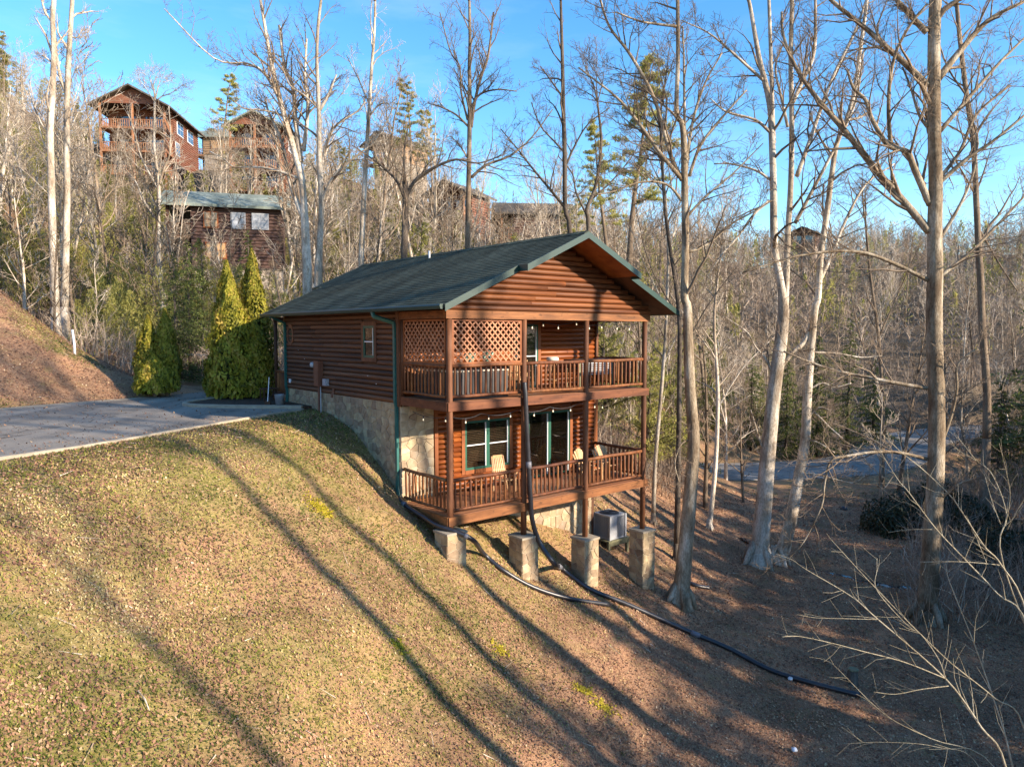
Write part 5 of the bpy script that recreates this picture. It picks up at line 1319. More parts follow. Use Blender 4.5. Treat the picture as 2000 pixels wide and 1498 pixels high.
# upper deck
hb = empty('hot_tub', H(1.3, 1.25, 3.002), HYAW, 'dark hot tub with pale rim behind the lattice screen', 'hot tub')
MB().box(-.98, .98, -.9, .9, 0, .74).build('cabinet', 'hot_tub', hb); MB().box(-1.02, 1.02, -.94, .94, .745, .80).build('rim', 'cushion', hb); MB().box(-1.0, 1.0, -.92, .92, .802, .90).build('cover', 'box_brown', hb)
for k in range(10): MB().box(-.9 + k * .19, -.9 + k * .19 + .16, -.915, -.9, .04, .7).build('cabinet_slat', 'hot_tub', hb)
def cactus(s, t, z, h, label):
    o = empty('potted_cactus', H(s, t, z), HYAW, label, 'ornament', 'ornaments behind the lattice')
    MB().tube([(0, 0, .0), (0, 0, .1), (0, 0, h * .8), (0, 0, h)], [.07, .09, .085, .02], 10).build('stem', 'cactus', o, True)
    for sx, hh in ((-1, .35), (1, .5)):
        MB().tube([(0, 0, h * hh), (sx * .13, 0, h * hh + .02), (sx * .15, 0, h * hh + .16), (sx * .15, 0, h * hh + .22)], [.05, .05, .048, .012], 8).build('arm', 'cactus', o, True)
cactus(1.25, .75, 3.905, .34, 'small pale green upright ornament behind the lattice, the shorter one')
cactus(1.85, .7, 3.905, .42, 'pale green upright ornament behind the lattice near the post')
st = empty('bar_stool', H(5.0 - .55, .85, 3.002), HYAW + .3, 'pale round-topped stool behind the upper railing', 'stool')
MB().lathe([(.17, .0), (.19, .03), (.19, .09), (.16, .12), (.02, .13)], 18, (0, 0, .93)).build('seat', 'cushion', st, True)
for k in range(4):
    a = R(45 + 90 * k); MB().tube([(.12 * math.cos(a), .12 * math.sin(a), .94), (.23 * math.cos(a), .23 * math.sin(a), 0)], .018, 6).build('leg', 'chair_wood', st)
MB().tube([(.18 * math.cos(R(t)), .18 * math.sin(R(t)), .35) for t in range(0, 361, 30)], .012, 5).build('foot_ring', 'chair_wood', st)
tb = empty('serving_table', H(6.85, 1.62, 3.002), HYAW, 'dark-topped table with pale slatted front at the end of the upper deck', 'table')
MB().box(-.85, .85, -.36, .36, .86, .92).build('top', 'steel_dark', tb)
for sx in (-.78, .78):
    for sy in (-.3, .3): MB().box(sx - .035, sx + .035, sy - .035, sy + .035, 0, .858).build('leg', 'grey_wood', tb)
for k in range(7): MB().box(-.74, .74, -.335, -.318, .42 + k * .06, .455 + k * .06).build('slat', 'steel', tb)
def wicker(s, t, rz, label):
    o = empty('slatted_chair', H(s, t, 3.002), HYAW + rz, label, 'chair', 'chairs on the upper deck')
    for sx in (-1, 1):
        for sy in (-1, 1): MB().tube([(sx * .22, sy * .2, 0), (sx * .22, sy * .2, .42 if sy < 0 else .95)], .02, 6).build('leg', 'chair_wood', o)
        MB().beam((sx * .24, -.22, .62), (sx * .24, .2, .62), .05, .025).build('armrest', 'chair_wood', o)
    MB().box(-.23, .23, -.22, .22, .40, .44).build('seat', 'chair_wood', o)
    for k in range(6): MB().box(-.19 + k * .07, -.155 + k * .07, .19, .21, .45, .93).build('back_slat', 'chair_wood', o)
wicker(3.15, 1.1, R(30), 'wooden chair behind the upper railing, beside the lattice post')
wicker(3.85, 1.55, R(-20), 'wooden chair behind the upper railing, close to the upper door')

# --- string lights: one cord with its bulbs per storey
def string_light(pts, n, label, sag=.10, lit=True):
    o = empty('string_light', H(pts[0][0], pts[0][1], pts[0][2]), HYAW, label, 'lights')
    base = Vector((pts[0][0], pts[0][1], pts[0][2])); line = []
    for a, b in zip(pts[:-1], pts[1:]):
        a = Vector(a) - base; b = Vector(b) - base
        for k in range(10):
            t = k / 10; line.append(a.lerp(b, t) - Vector((0, 0, 4 * sag * t * (1 - t))))
    line.append(Vector(pts[-1]) - base)
    MB().tube(line, .009, 5).build('cord', 'steel_dark', o)
    for k in range(n):
        p = line[int((k + .5) * (len(line) - 1) / n)]
        bu = MB().lathe([(.014, -.0), (.016, -.06), (.02, -.07)], 8, p).build('socket', 'steel_dark', o)
        MB().lathe([(.003, -.135), (.013, -.127), (.019, -.108), (.014, -.085), (.010, -.071)], 8, p).build('bulb', 'glow' if lit else 'bulb', bu, True)
    return o
string_light([(.12, 1.9, 2.60), (.25, .30, 2.60), (1.3, .30, 2.60), (2.55, .25, 2.62), (3.8, .25, 2.62), (5.0, .25, 2.66), (7.7, 1.2, 2.6), (7.75, DK - .1, 2.3)], 11, 'sagging string of bulbs hung under the upper deck')
string_light([(2.7, .28, 5.15), (3.6, .5, 5.15), (4.9, .28, 5.15), (6.4, .4, 5.13), (7.7, .25, 5.10)], 9, 'string of small bulbs hung under the front beam of the upper deck', .12)

# --- black drain pipes
def pipe(pts, r, label, joints=()):
    P = smooth_line(pts, 10); mb = MB()
    mb.tube(P, [r * (1 + .07 * (i % 2)) for i in range(len(P))], 10)
    b = Vector(pts[0]); o = empty('drain_pipe', b, 0, label, 'pipe', 'black drain pipes')
    t = mb.build('tube', 'pipe_black', o, True); t.location = -b
    for i in joints:
        i = min(i, len(P) - 3); j = MB().tube(P[i:i + 3], r * 1.18, 12).build('coupling', 'pipe_joint', o, True); j.location = -b
    return o
def gpx(x, y, dz=.08):
    p = ground(x, y); return (p.x, p.y, p.z + dz)
fp = lambda s, t, z: tuple(H(s, t, z))
pipe([fp(2.50, -.10, 3.42), fp(2.52, -.13, 2.95), fp(2.57, -.14, 2.0), fp(2.63, -.15, 1.0), fp(2.68, -.16, .2), fp(2.74, -.18, -.5), fp(2.92, -.30, -1.15), fp(3.18, -.65, -1.75), gpx(1095, 1118, .14), gpx(1150, 1155), gpx(1225, 1185), gpx(1330, 1232), gpx(1420, 1270), gpx(1500, 1312), gpx(1580, 1338), gpx(1680, 1364)], .068,
     'long black pipe dropping down the deck post and trailing across the slope', (28, 78, 112))
pipe([fp(-.12, DK + .05, .13), fp(-.18, 1.7, -.02), fp(-.16, .9, -.16), fp(-.14, .3, -.26), fp(.1, -.22, -.36), fp(.5, -.42, -.62), gpx(945, 1090, .12), gpx(985, 1122), gpx(1040, 1152), gpx(1110, 1174), gpx(1190, 1187)], .062,
     'shorter black pipe curving downhill from the cabin corner', (6, 44))
pipe([gpx(1385, 1152, .06), gpx(1360, 1147, .06), gpx(1335, 1135, .06)], .07, 'short stub of black pipe lying by the kinked tree')

# --- heat pump on its timber stand
hp = H(6.05, 2.05); hx, hy = at(1190, 1020, 25.6).x, 25.6
HPB = Vector((hx, hy, 0)); zt = at(1190, 1047, 25.6).z
stand = empty('timber_stand', (hx, hy, tz(hx, hy)), HYAW, 'mossy timber stand under the outdoor unit', 'stand'); dz = zt - tz(hx, hy)
for k in range(6): MB().box(-.55, .55, -.5 + k * .17, -.5 + k * .17 + .155, dz - .05, dz).build('plank', 'grey_wood', stand)
MB().box(-.55, .55, -.49, -.44, dz - .19, dz - .055).build('beam', 'grey_wood', stand); MB().box(-.55, .55, .44, .49, dz - .19, dz - .055).build('beam', 'grey_wood', stand)
for sx in (-.48, .48):
    for sy in (-.42, .42): MB().box(sx - .05, sx + .05, sy - .05, sy + .05, -.4, dz - .06).build('leg', 'grey_wood', stand)
ac = empty('air_conditioner', (hx, hy, zt + .002), HYAW, 'grey outdoor air conditioning unit beside the stone foundation', 'air conditioner')
MB().box(-.40, .40, -.40, .40, .0, .05).box(-.40, .40, -.40, .40, .80, .86).build('casing', 'steel', ac)
for sx in (-1, 1):
    for sy in (-1, 1): MB().box(sx * .40 - .035, sx * .40 + .035, sy * .40 - .035, sy * .40 + .035, .0, .86).build('corner_post', 'steel', ac)
MB().box(-.36, .36, -.36, .36, .05, .80).build('coil', 'steel_dark', ac)
MB().box(-.40, -.05, -.415, -.40, .05, .82).build('service_panel', 'steel', ac)
for k in range(22):
    x = -.34 + k * .0325
    if x > -.03: piece('grille_bar', 'steel', ac, x - .006, x + .006, -.40, -.385, .05, .80)
    piece('grille_bar', 'steel', ac, .388, .40, x - .006, x + .006, .05, .80); piece('grille_bar', 'steel', ac, -.40, -.388, x - .006, x + .006, .05, .80)
for r_ in (.08, .16, .24, .31): MB().tube([(r_ * math.cos(R(a)), r_ * math.sin(R(a)), .885) for a in range(0, 361, 20)], .008, 4).build('fan_guard', 'steel_dark', ac)
MB().lathe([(.35, .86), (.35, .875), (.33, .878)], 24).build('fan_opening', 'steel_dark', ac)

# --- bucket, stick and bench by the rear porch
bx = Vector((-8.15, 25.35, 2.29))
bk = empty('bucket', bx, 0, 'grey metal bucket standing on the mulch by the porch corner', 'bucket')
MB().lathe([(.13, 0), (.17, .34), (.18, .35), (.165, .34), (.125, .02)], 16).build('body', 'steel', bk, True)
MB().tube([(.17 * math.cos(R(a)), 0, .33 + .10 * math.sin(R(a))) for a in range(0, 181, 20)], .007, 5).build('handle', 'steel_dark', bk)
sh = empty('broom', (-8.55, 25.3, 2.29), 0, 'pale handled broom leaning beside the bucket', 'broom')
MB().tube([(0, 0, .1), (.03, .12, .95)], .014, 6).build('handle', 'white_vinyl', sh); MB().box(-.10, .10, -.03, .03, 0, .11).build('head', 'wood_dark', sh)
bn = empty('porch_bench', H(-.15, L_H + .75, 2.29), HYAW, 'small dark bench at the side of the rear porch', 'bench')
MB().box(-.55, .05, -.22, .22, .42, .46).build('seat', 'wood_dark', bn)
for sx in (-.5, 0):
    for sy in (-.18, .18): MB().box(sx - .02, sx + .02, sy - .02, sy + .02, 0, .42).build('leg', 'wood_dark', bn)
# white marker post on the bank
p = ground(146, 692)
mp_ = MB().tube([(0, 0, -.3), (.0, 0, .4), (-.06, 0, 1.05)], [.055, .05, .045], 8).build('marker_post', 'white_vinyl', None, True, loc=p); tag(mp_, 'short whitish marker post on the leafy bank', 'post')
# ================================================================ cabins up on the hillside
M['wall_red'] = mat('red_log_wall', [(.3, (.13, .052, .032)), (.55, (.22, .092, .056)), (.75, (.30, .14, .088))], 2.0, (.6, .6, 6), .7, .5, .03, .1)
M['wall_dark'] = mat('dark_log_wall', [(.3, (.065, .035, .028)), (.55, (.115, .065, .05)), (.75, (.17, .10, .08))], 2.0, (.6, .6, 6), .75, .5, .03, .1)
M['wall_tan'] = mat('tan_wall', [(.3, (.26, .16, .09)), (.7, (.42, .28, .17))], 2.0, (.6, .6, 6), .75, .4, .03, .1)
M['deck_red'] = mat('orange_deck_wood', [(.3, (.22, .098, .048)), (.7, (.34, .165, .085))], 3.0, (1, 1, 1), .7, .2)
M['far_stone'] = mat('far_stone', [(.3, (.25, .20, .15)), (.7, (.48, .41, .33))], 3.5, (1, 1, 1), .9, .6, .05)
M['tan_pane'] = mat('tan_opaque_pane', [(.3, (.40, .23, .09)), (.7, (.52, .31, .14))], 3.0, (1, 1, 1), .25, 0, spec=.8)  # opaque panes in tan tones
M['white_pane'] = mat('pale_opaque_pane', [(.3, (.20, .21, .23)), (.7, (.42, .43, .45))], 3.0, (1, 1, 1), .3, 0, spec=.8)  # opaque panes in pale grey tones
def far_cabin(label, corner, yaw, w, l, storeys, wallm, roofm, deck_d=2.0, front_decks=True, side_wins=(), left_wins=(), front_wins=(), sh=2.8, base=-6.0, pitch=.5, ov=.7, railm='deck_red', stone=0.0):
    """local x along the front, y to the back; the front faces -y; z=0 is the lowest floor"""
    o = empty('hillside_cabin', corner, yaw, label, 'house', 'cabins on the hillside')
    top = storeys * sh
    MB().box(0, w, deck_d, l, 0, top).prism([(0, deck_d + .02, top), (w, deck_d + .02, top), (w / 2, deck_d + .02, top + w / 2 * pitch)], (0, l - deck_d - .04, 0)).build('wall', wallm, o)
    # log courses as real ribs on the two visible walls
    mb = MB()
    for k in range(int(top / .3)):
        z = .15 + k * .3
        mb.tube([(w + .0, deck_d, z), (w + .0, l, z)], .11, 6, False); mb.tube([(.0, deck_d, z), (.0, l, z)], .11, 6, False)
        mb.tube([(0, deck_d, z), (w, deck_d, z)], .11, 6, False)
    ribs = mb.build('log_siding', wallm, o); ribs['kind'] = 'stuff'
    MB().box(.1, w - .1, deck_d + .1, l - .1, base, -.01).build('foundation', 'far_stone', o)
    if stone: MB().box(-.06, w + .06, deck_d - .06, l + .06, -.02, stone).build('stone_base', 'far_stone', o)
    for sg in (0, 1):
        x0 = -ov if sg == 0 else w + ov; z0 = top - ov * pitch; zr = top + w / 2 * pitch
        p = [(x0, -ov, z0 + .12), (w / 2, -ov, zr + .12), (w / 2, -ov, zr - .1), (x0, -ov, z0 - .1)]
        MB().prism(p, (0, l + 2 * ov, 0)).build('roof_slope', roofm, o)
    if front_decks:
        MB().prism([(.15, .05, top), (w - .15, .05, top), (w / 2, .05, top + (w / 2 - .3) * pitch)], (0, .15, 0)).build('front_gable', wallm, o)
        for s in range(storeys):
            z = s * sh
            d = MB().box(-.05, w + .05, -.05, deck_d, z - .25, z).build('deck', railm, o)
            MB().box(-.05, w + .05, -.06, .0, z + .9, z + 1.0).box(-.06, .0, -.05, deck_d, z + .9, z + 1.0).box(w, w + .06, -.05, deck_d, z + .9, z + 1.0).build('handrail', railm, d)
            n = int(w / .28)
            bal = MB()
            for k in range(n): bal.box(k * w / n, k * w / n + .09, -.045, .015, z + .0, z + .9)
            for k in range(int(deck_d / .28)): bal.box(w + .0, w + .05, k * .28, k * .28 + .09, z, z + .9).box(-.05, .0, k * .28, k * .28 + .09, z, z + .9)
            b = bal.build('baluster_row', railm, d); b['kind'] = 'stuff'
            MB().box(w * .12, w * .42, deck_d - .09, deck_d - .13, z + .05, z + 2.1).build('door_pane', 'far_glass', o); MB().box(w * .58, w * .88, deck_d - .09, deck_d - .13, z + .7, z + 2.1).build('door_pane', 'far_glass', o)
        for x in (.05, w * .5, w - .05):
            MB().box(x - .12, x + .12, -.03, .2, base, top).build('post', railm, o)
    for wins, X, sgn in ((side_wins, w, 1), (left_wins, 0, -1)):
        for (y0, y1, z0, z1, pm) in wins:
            xa = X + sgn * .08
            f = MB().box(min(xa, xa + sgn * .08), max(xa, xa + sgn * .08), y0 - .1, y1 + .1, z0 - .1, z1 + .1).build('window', 'white_vinyl' if pm == 'far_glass' else 'wood_trim' if pm == 'tan_pane' else 'steel', o)
            ym = (y0 + y1) / 2
            for a, b in ((y0, ym - .05), (ym + .05, y1)):
                for c, d_ in ((z0, (z0 + z1) / 2 - .03), ((z0 + z1) / 2 + .03, z1)):
                    xx = xa + sgn * .085; MB().box(min(xx, xx + sgn * .02), max(xx, xx + sgn * .02), a, b, c, d_).build('pane', pm, f)
    return o
def place(px, py, Y): return at(px, py, Y)
G_ = 'far_glass'
# red cabin at the top left: near corner (front/right side) at px 325
def corner_from(px, py, Y, yaw, w):
    """world place of local (0,0,0) when local (w,0,0) sits at that pixel"""
    c = at(px, py, Y); return Vector((c.x - w * math.cos(yaw), c.y - w * math.sin(yaw), c.z))
Y1 = 98; yw = R(6)
far_cabin('tall red log cabin with three tiers of decks at the top of the hill', corner_from(325, 340, Y1, yw, 8.2), yw, 8.2, 13.5, 3, 'wall_red', 'shingle_brown', 3.0,
          side_wins=[(4.4, 6.6, 6.4, 8.0, G_), (8.6, 10.8, 6.4, 8.0, G_), (3.6, 5.0, 3.4, 5.0, G_)], sh=3.0, pitch=.52, ov=1.0)
yw = R(2)
far_cabin('red cabin with arched porch, half hidden behind bare trees beside the lone pine', corner_from(548, 370, 96, yw, 6.4), yw, 6.4, 9, 3, 'wall_red', 'shingle_far', 2.2, sh=2.75, pitch=.5, side_wins=[(4, 5.5, 5.9, 7.2, G_)])
yw = R(-74)
c = corner_from(328, 522, 62, yw, 6.5)
far_cabin('dark cabin with grey green roof and tan and pale panes, below the red one', c, yw, 6.5, 9.4, 2, 'wall_dark', 'shingle_far', 1.9,
          side_wins=[(3.0, 4.0, 3.5, 4.7, 'tan_pane'), (5.2, 6.2, 3.5, 4.7, 'white_pane'), (6.9, 8.1, 3.5, 4.7, 'white_pane'), (3.1, 4.6, .9, 2.1, 'tan_pane')], sh=2.75, base=-5.0, stone=.02, pitch=.42, railm='wood_dark')
yw = R(-92)
c = at(388, 305, 128)
far_cabin('cabin with pale grey green roof on the skyline behind the lone pine', Vector((c.x, c.y + 5, c.z)), yw, 6, 8.5, 1, 'wall_tan', 'shingle_far', 1.5, sh=3.2, pitch=.5, side_wins=[(3, 5, 1, 2.3, 'tan_pane')])
yw = R(-35)
far_cabin('sandy brown cabin showing among pines above the middle of the roof', corner_from(770, 312, 118, yw, 6.5), yw, 6.5, 8, 1, 'wall_tan', 'shingle_brown', 1.8, sh=3.2, pitch=.5)
yw = R(-30)
far_cabin('rusty red cabin screened by branches behind the roof ridge', corner_from(905, 470, 88, yw, 5.0), yw, 5.0, 6, 2, 'wall_red', 'shingle_brown', 1.8, sh=3.0, pitch=.5)
yw = R(-84)
c = at(968, 448, 84)
far_cabin('low dark roofed cabin behind the gable peak', Vector((c.x, c.y + 4.5, c.z - 1.0)), yw, 6, 8.0, 1, 'wall_dark', 'shingle_brown', 1.5, sh=2.8, pitch=.45)
yw = R(-30)
far_cabin('small distant cabin roof on the far right ridge', corner_from(1592, 478, 150, yw, 5.0), yw, 5.0, 8, 1, 'wall_dark', 'shingle_brown', 1.5, sh=2.6, pitch=.45)

# ================================================================ the woods
AVOID = [(at(295, 300, Y1).x + 1, 102, 11), (at(520, 330, 96).x, 100, 7), (at(440, 480, 62).x, 62, 7.5), (HC.x + 1, 25, 9.5)]
def clear_of(x, y, pad=0.0):
    for (ax, ay, ar) in AVOID:
        if (x - ax) ** 2 + (y - ay) ** 2 < (ar + pad) ** 2: return False
    if float(road_near(np.array([x]), np.array([y]))[0][0]) < 4.6: return False
    if in_poly(np.array([x]), np.array([y]), DRIVE_POLY)[0]: return False
    if edge_d(x, y) < 13 and y < 36 and x > -9: return False
    return True
wr = random.Random(5)
def region(px):
    for lim, w in ((60, 'at the photo edge, beyond the bank'), (170, 'behind the two white-barked trees'), (270, 'below the decks of the tall red cabin'), (340, 'beside the tall red cabin'), (450, 'round the dark cabin with panes'), (560, 'below the arched-porch cabin'),
                   (640, 'behind the left end of the green roof'), (720, 'behind the slim whitish tree'), (800, 'round the dark trunked tree'), (880, 'below the ragged pines'), (960, 'behind the tall straight tree'), (1050, 'behind the roof ridge'), (1160, 'behind the gable peak'),
                   (1260, 'seen past the deck end'), (1340, 'behind the kinked grey tree'), (1440, 'left of the pale sycamores'), (1560, 'behind the pale sycamores'), (1660, 'right of the leaning sycamore'), (1760, 'above the road bend'), (1860, 'behind the massive sycamore')):
        if px < lim: return w
    return 'right of the massive sycamore'
def lab_bare(px, r, vi):
    return ('brown ' if vi % 3 == 2 else 'pale ') + ('forked' if vi % 2 == 0 else 'straight') + ' bare tree ' + region(px) + (', high up' if r > 88 else ', midway up' if r > 64 else ', low down')
def lab_small(px, r, vi):
    return ('small pale' if vi % 2 == 0 else 'small brown') + ' bare tree ' + region(px) + (', further back' if r > 56 else ', near') + (', taller kind' if vi > 1 else '')
def lab_pine(px, r, vi): return ('compact', 'medium', 'wide')[vi] + ' olive pine ' + region(px) + (', near the crest' if r > 95 else ', below the crest')
def lab_young(px, r, vi): return ('low', 'taller')[vi] + ' bushy yellow green young pine ' + region(px) + (', further back' if r > 60 else ', nearer')
def scatter_trees(n, az0, az1, r0, r1, kinds, name, label, group, smin, smax, power=1.0, ok=None, tries=40, mind=1.6):
    done = []
    for _ in range(n):
        for _t in range(tries):
            px = wr.uniform(az0, az1); r = r0 + (r1 - r0) * wr.random() ** power
            Yp = r; x = (px - 1000) / FPX * Yp; y = Yp
            if not clear_of(x, y): continue
            if ok and not ok(px, r, x, y): continue
            if any((x - a) ** 2 + (y - b) ** 2 < mind ** 2 for a, b in done): continue
            done.append((x, y)); break
        else: continue
        s = wr.uniform(smin, smax) * (1.0 - .42 * min(1, max(0, (r - 62) / 35)) * (az0 < 1000)); vi = wr.randrange(len(kinds))
        plant(kinds[vi], (x, y, tz(x, y) - .1), s, wr.uniform(0, 6.28), name, label(px, r, vi), group, tilt=wr.gauss(0, .04))
    return done
# keep the windows to the cabins a little open
def not_front(px, r, x, y):
    if 190 < px < 400 and 60 < r < 97 and wr.random() < .80: return False
    if 330 < px < 560 and 40 < r < 62 and wr.random() < .45: return False
    if 465 < px < 570 and 55 < r < 96 and wr.random() < .55: return False
    if 370 < px < 480 and r > 88: return False
    if r > 100 and px > 150 and wr.random() < .6: return False
    return True
scatter_trees(95, -60, 1150, 44, 118, BARE, 'bare_tree', lab_bare, 'bare trees on the hill behind the cabin', .5, .85, .9, not_front)
scatter_trees(85, -60, 1150, 37, 75, SMALL, 'bare_tree', lab_small, 'small bare trees at the foot of the hill', .6, 1.1, 1.0, not_front)
scatter_trees(22, -40, 1120, 70, 118, PINES, 'pine_tree', lab_pine, 'pines on the hill', .5, .85, .8, not_front)
scatter_trees(30, 0, 560, 44, 82, YPINE, 'pine_sapling', lab_young, 'young pines on the hill', .55, .95, 1.0, not_front)
scatter_trees(16, 560, 1150, 42, 85, YPINE, 'pine_sapling', lab_young, 'young pines behind the roof', .55, .95, 1.0)
for k, (px, y) in enumerate(((350, 54), (385, 50), (430, 55), (470, 52), (505, 56), (540, 50), (545, 80), (500, 84), (470, 88), (225, 82), (255, 86), (292, 80), (340, 88), (860, 74), (890, 78), (925, 72), (945, 80))):
    x = (px - 1000) / FPX * y; ms = (SMALL[k % 4] if k % 3 else YPINE[k % 2])
    plant(ms, (x, y, tz(x, y) - .1), wr.uniform(.62, .9) if k % 3 else wr.uniform(.5, .7), k * 1.7, 'bare_tree' if k % 3 else 'pine_sapling', ('thin bare tree' if k % 3 else 'young green pine') + ' screening the ' + ('dark cabin with panes' if k < 6 else 'arched-porch cabin' if k < 9 else 'tall red cabin' if k < 13 else 'rusty red cabin'), 'trees screening the hillside cabins')
for k, (px, y, s, lab) in enumerate(((236, 76, .6, 'bare tree before the left deck posts of the tall red cabin'), (292, 72, .62, 'bare tree before the gable of the tall red cabin'), (345, 80, .5, 'bare tree before the windows of the tall red cabin'), (492, 76, .6, 'bare tree before the left post of the arched-porch cabin'), (530, 72, .55, 'bare tree before the right half of the arched-porch cabin'),
        (868, 68, .6, 'bare tree before the left side of the rusty red cabin'), (896, 64, .6, 'bare tree before the middle of the rusty red cabin'), (938, 66, .62, 'bare tree before the right side of the rusty red cabin'), (395, 48, .42, 'low bare tree before the dark cabin, left of its panes'), (462, 49, .42, 'low bare tree before the dark cabin, under its panes'))):
    x = (px - 1000) / FPX * y; plant(BARE[(k * 2) % 7], (x, y, tz(x, y) - .1), s, k * 1.9, 'bare_tree', lab, 'trees screening the hillside cabins')
# the lone pine on the skyline and three taller ones over the roof
def lone(mesh, px, py, Y, s, label, rz=.7):
    p = at(px, py, Y); plant(mesh, (p.x, p.y, min(p.z, tz(p.x, p.y) + 1.0) if False else p.z), s, rz, 'pine_tree', label)
lone(PINES[0], 432, 330, 92, .78, 'lone open-crowned pine on the skyline between two hillside cabins')
lone(PINES[2], 805, 400, 78, .70, 'tall ragged pine over the middle of the roof ridge', 2.0)
lone(PINES[1], 845, 400, 80, .60, 'shorter ragged pine touching the tall one over the ridge', 4.0)
lone(PINES[1], 1225, 600, 52, 1.0, 'dark pine behind the right slope of the gable', 1.0)
lone(PINES[2], 1190, 560, 62, .72, 'pine tip showing above the right end of the ridge', 3.0)
# evergreens beside the clump at the porch
for px, y, s, lab in ((345, 33.5, .55, 'dark green hemlock between the two arborvitae groups'), (372, 36, .62, 'loose green hemlock behind the drive'), (490, 41, .62, 'deep green spruce rising behind the arborvitae clump'), (535, 43, .5, 'shorter green spruce behind the porch roof'), (330, 38, .5, 'yellowish hemlock at the back of the drive')):
    x = (px - 1000) / FPX * y; plant(HEML[wr.randrange(3)], (x, y, tz(x, y)), s, wr.uniform(0, 6), 'hemlock_tree', lab)
# valley on the right
def valley(px, r, x, y): return not (y < 46 and px > 1900) and not (1380 < px < 1760 and 30 < y < 50 and wr.random() < .75)
scatter_trees(46, 1180, 2080, 56, 120, BARE, 'bare_tree', lab_bare, 'bare trees across the valley', .45, .8, 1.0, valley)
scatter_trees(18, 1260, 2080, 34, 60, SMALL, 'bare_tree', lab_small, 'small bare trees on the valley floor', .7, 1.2, 1.0, valley)
scatter_trees(14, 1170, 1345, 36, 60, SMALL + YPINE, 'young_tree', lambda px, r, vi: ('thin bare', 'slim brown', 'taller pale', 'taller brown', 'green bushy', 'tall green')[vi] + ' young tree past the deck end, ' + ('nearer' if r < 46 else 'further down'), 'young trees past the deck end', .6, 1.0, 1.0)
for k, (px, y, s, lab) in enumerate(((1600, 58.5, 1.1, 'bright green hemlock behind the leaning pale sycamore'), (1540, 58, .8, 'hemlock behind the pale sycamore stems'), (1660, 62, .9, 'dark hemlock in the shade above the valley road'), (1710, 64, .85, 'dark hemlock left of the road bend'), (1470, 60, .75, 'olive hemlock beyond the road left of the sycamores'), (1395, 60, .8, 'olive hemlock close to the kinked tree'), (1325, 50, .9, 'loose hemlock by the far deck corner'), (1255, 56, 1.0, 'tall loose hemlock seen through the upper deck'), (1205, 58, .9, 'hemlock seen past the cabin wall'), (1960, 48, .8, 'dark hemlock at the edge of the valley thicket'))):
    x = (px - 1000) / FPX * y; plant(HEML[k % 3], (x, y, tz(x, y) - .1), s, wr.uniform(0, 6), 'hemlock_tree', lab)
# trees standing right of the view: their shadows cross the lawn; hemlocks added to shade the valley floor
for k, (x, y, s) in enumerate(((15, 4.2, 1.0), (16.4, 5.8, .95), (17.5, 8.9, 1.05), (19.0, 12.4, 1.05), (16, 1.2, .8), (23, 10.6, 1.1), (21, 13.8, 1.0))):
    plant(TALL[k % 2], (x, y, tz(x, y)), s, k * 1.3, 'bare_tree', 'tall bare tree beside the valley, its shadow streaking the lawn', 'bare trees that shade the lawn')
for k, (x, y, s) in enumerate(((18.6, 1.5, .85), (20, 4.5, .9), (19.5, 7.4, .82), (21.4, 10, .9), (20.6, 13.2, .85), (22.3, 15.6, .95), (21.8, 18.6, .85), (23.6, 21, .95), (23.4, 24.0, .85), (26, 27, .95), (28, 31, .95), (24.5, 8, 1.0), (25, 17.5, 1.0), (18.4, 4.6, .8), (23.6, 12.6, .9), (24.6, 22.4, .9), (33, 41, 1.2), (36.5, 46, 1.3), (41, 51, 1.3), (44, 57, 1.4), (49, 62, 1.4), (53, 67, 1.4), (58, 72, 1.4), (29, -12, 1.2), (31, -8, 1.2), (28.5, -5, 1.15), (30.5, -1.5, 1.2), (34, -4, 1.2), (33.5, 1, 1.25), (28, 1, 1.1), (29.5, 4, 1.2), (27.5, 7.5, 1.0), (30, 10.5, 1.15), (28, 13.5, 1.05), (30.5, 16.5, 1.1), (28.5, 19.5, 1.0), (31, 22.5, 1.15), (29, 25.5, 1.05), (32, 28.5, 1.1), (30, 32, 1.0), (34, 35, 1.1), (33, 39, 1.0), (37, 42, 1.1), (38, 47, 1.0), (33.5, 7, 1.2), (34, 13, 1.2), (35, 19, 1.2), (36, 25, 1.2), (37, 31, 1.2))):
    o = plant(HEML[k % 3], (x, y, tz(x, y)), s, k * 1.1, 'hemlock_tree', 'broad hemlock added right of the view to shade the valley floor', 'hemlocks added to shade the valley'); o.scale = (s * 1.7, s * 1.7, s)  # widened hemlocks, mostly unseen, added to keep sun off the valley floor

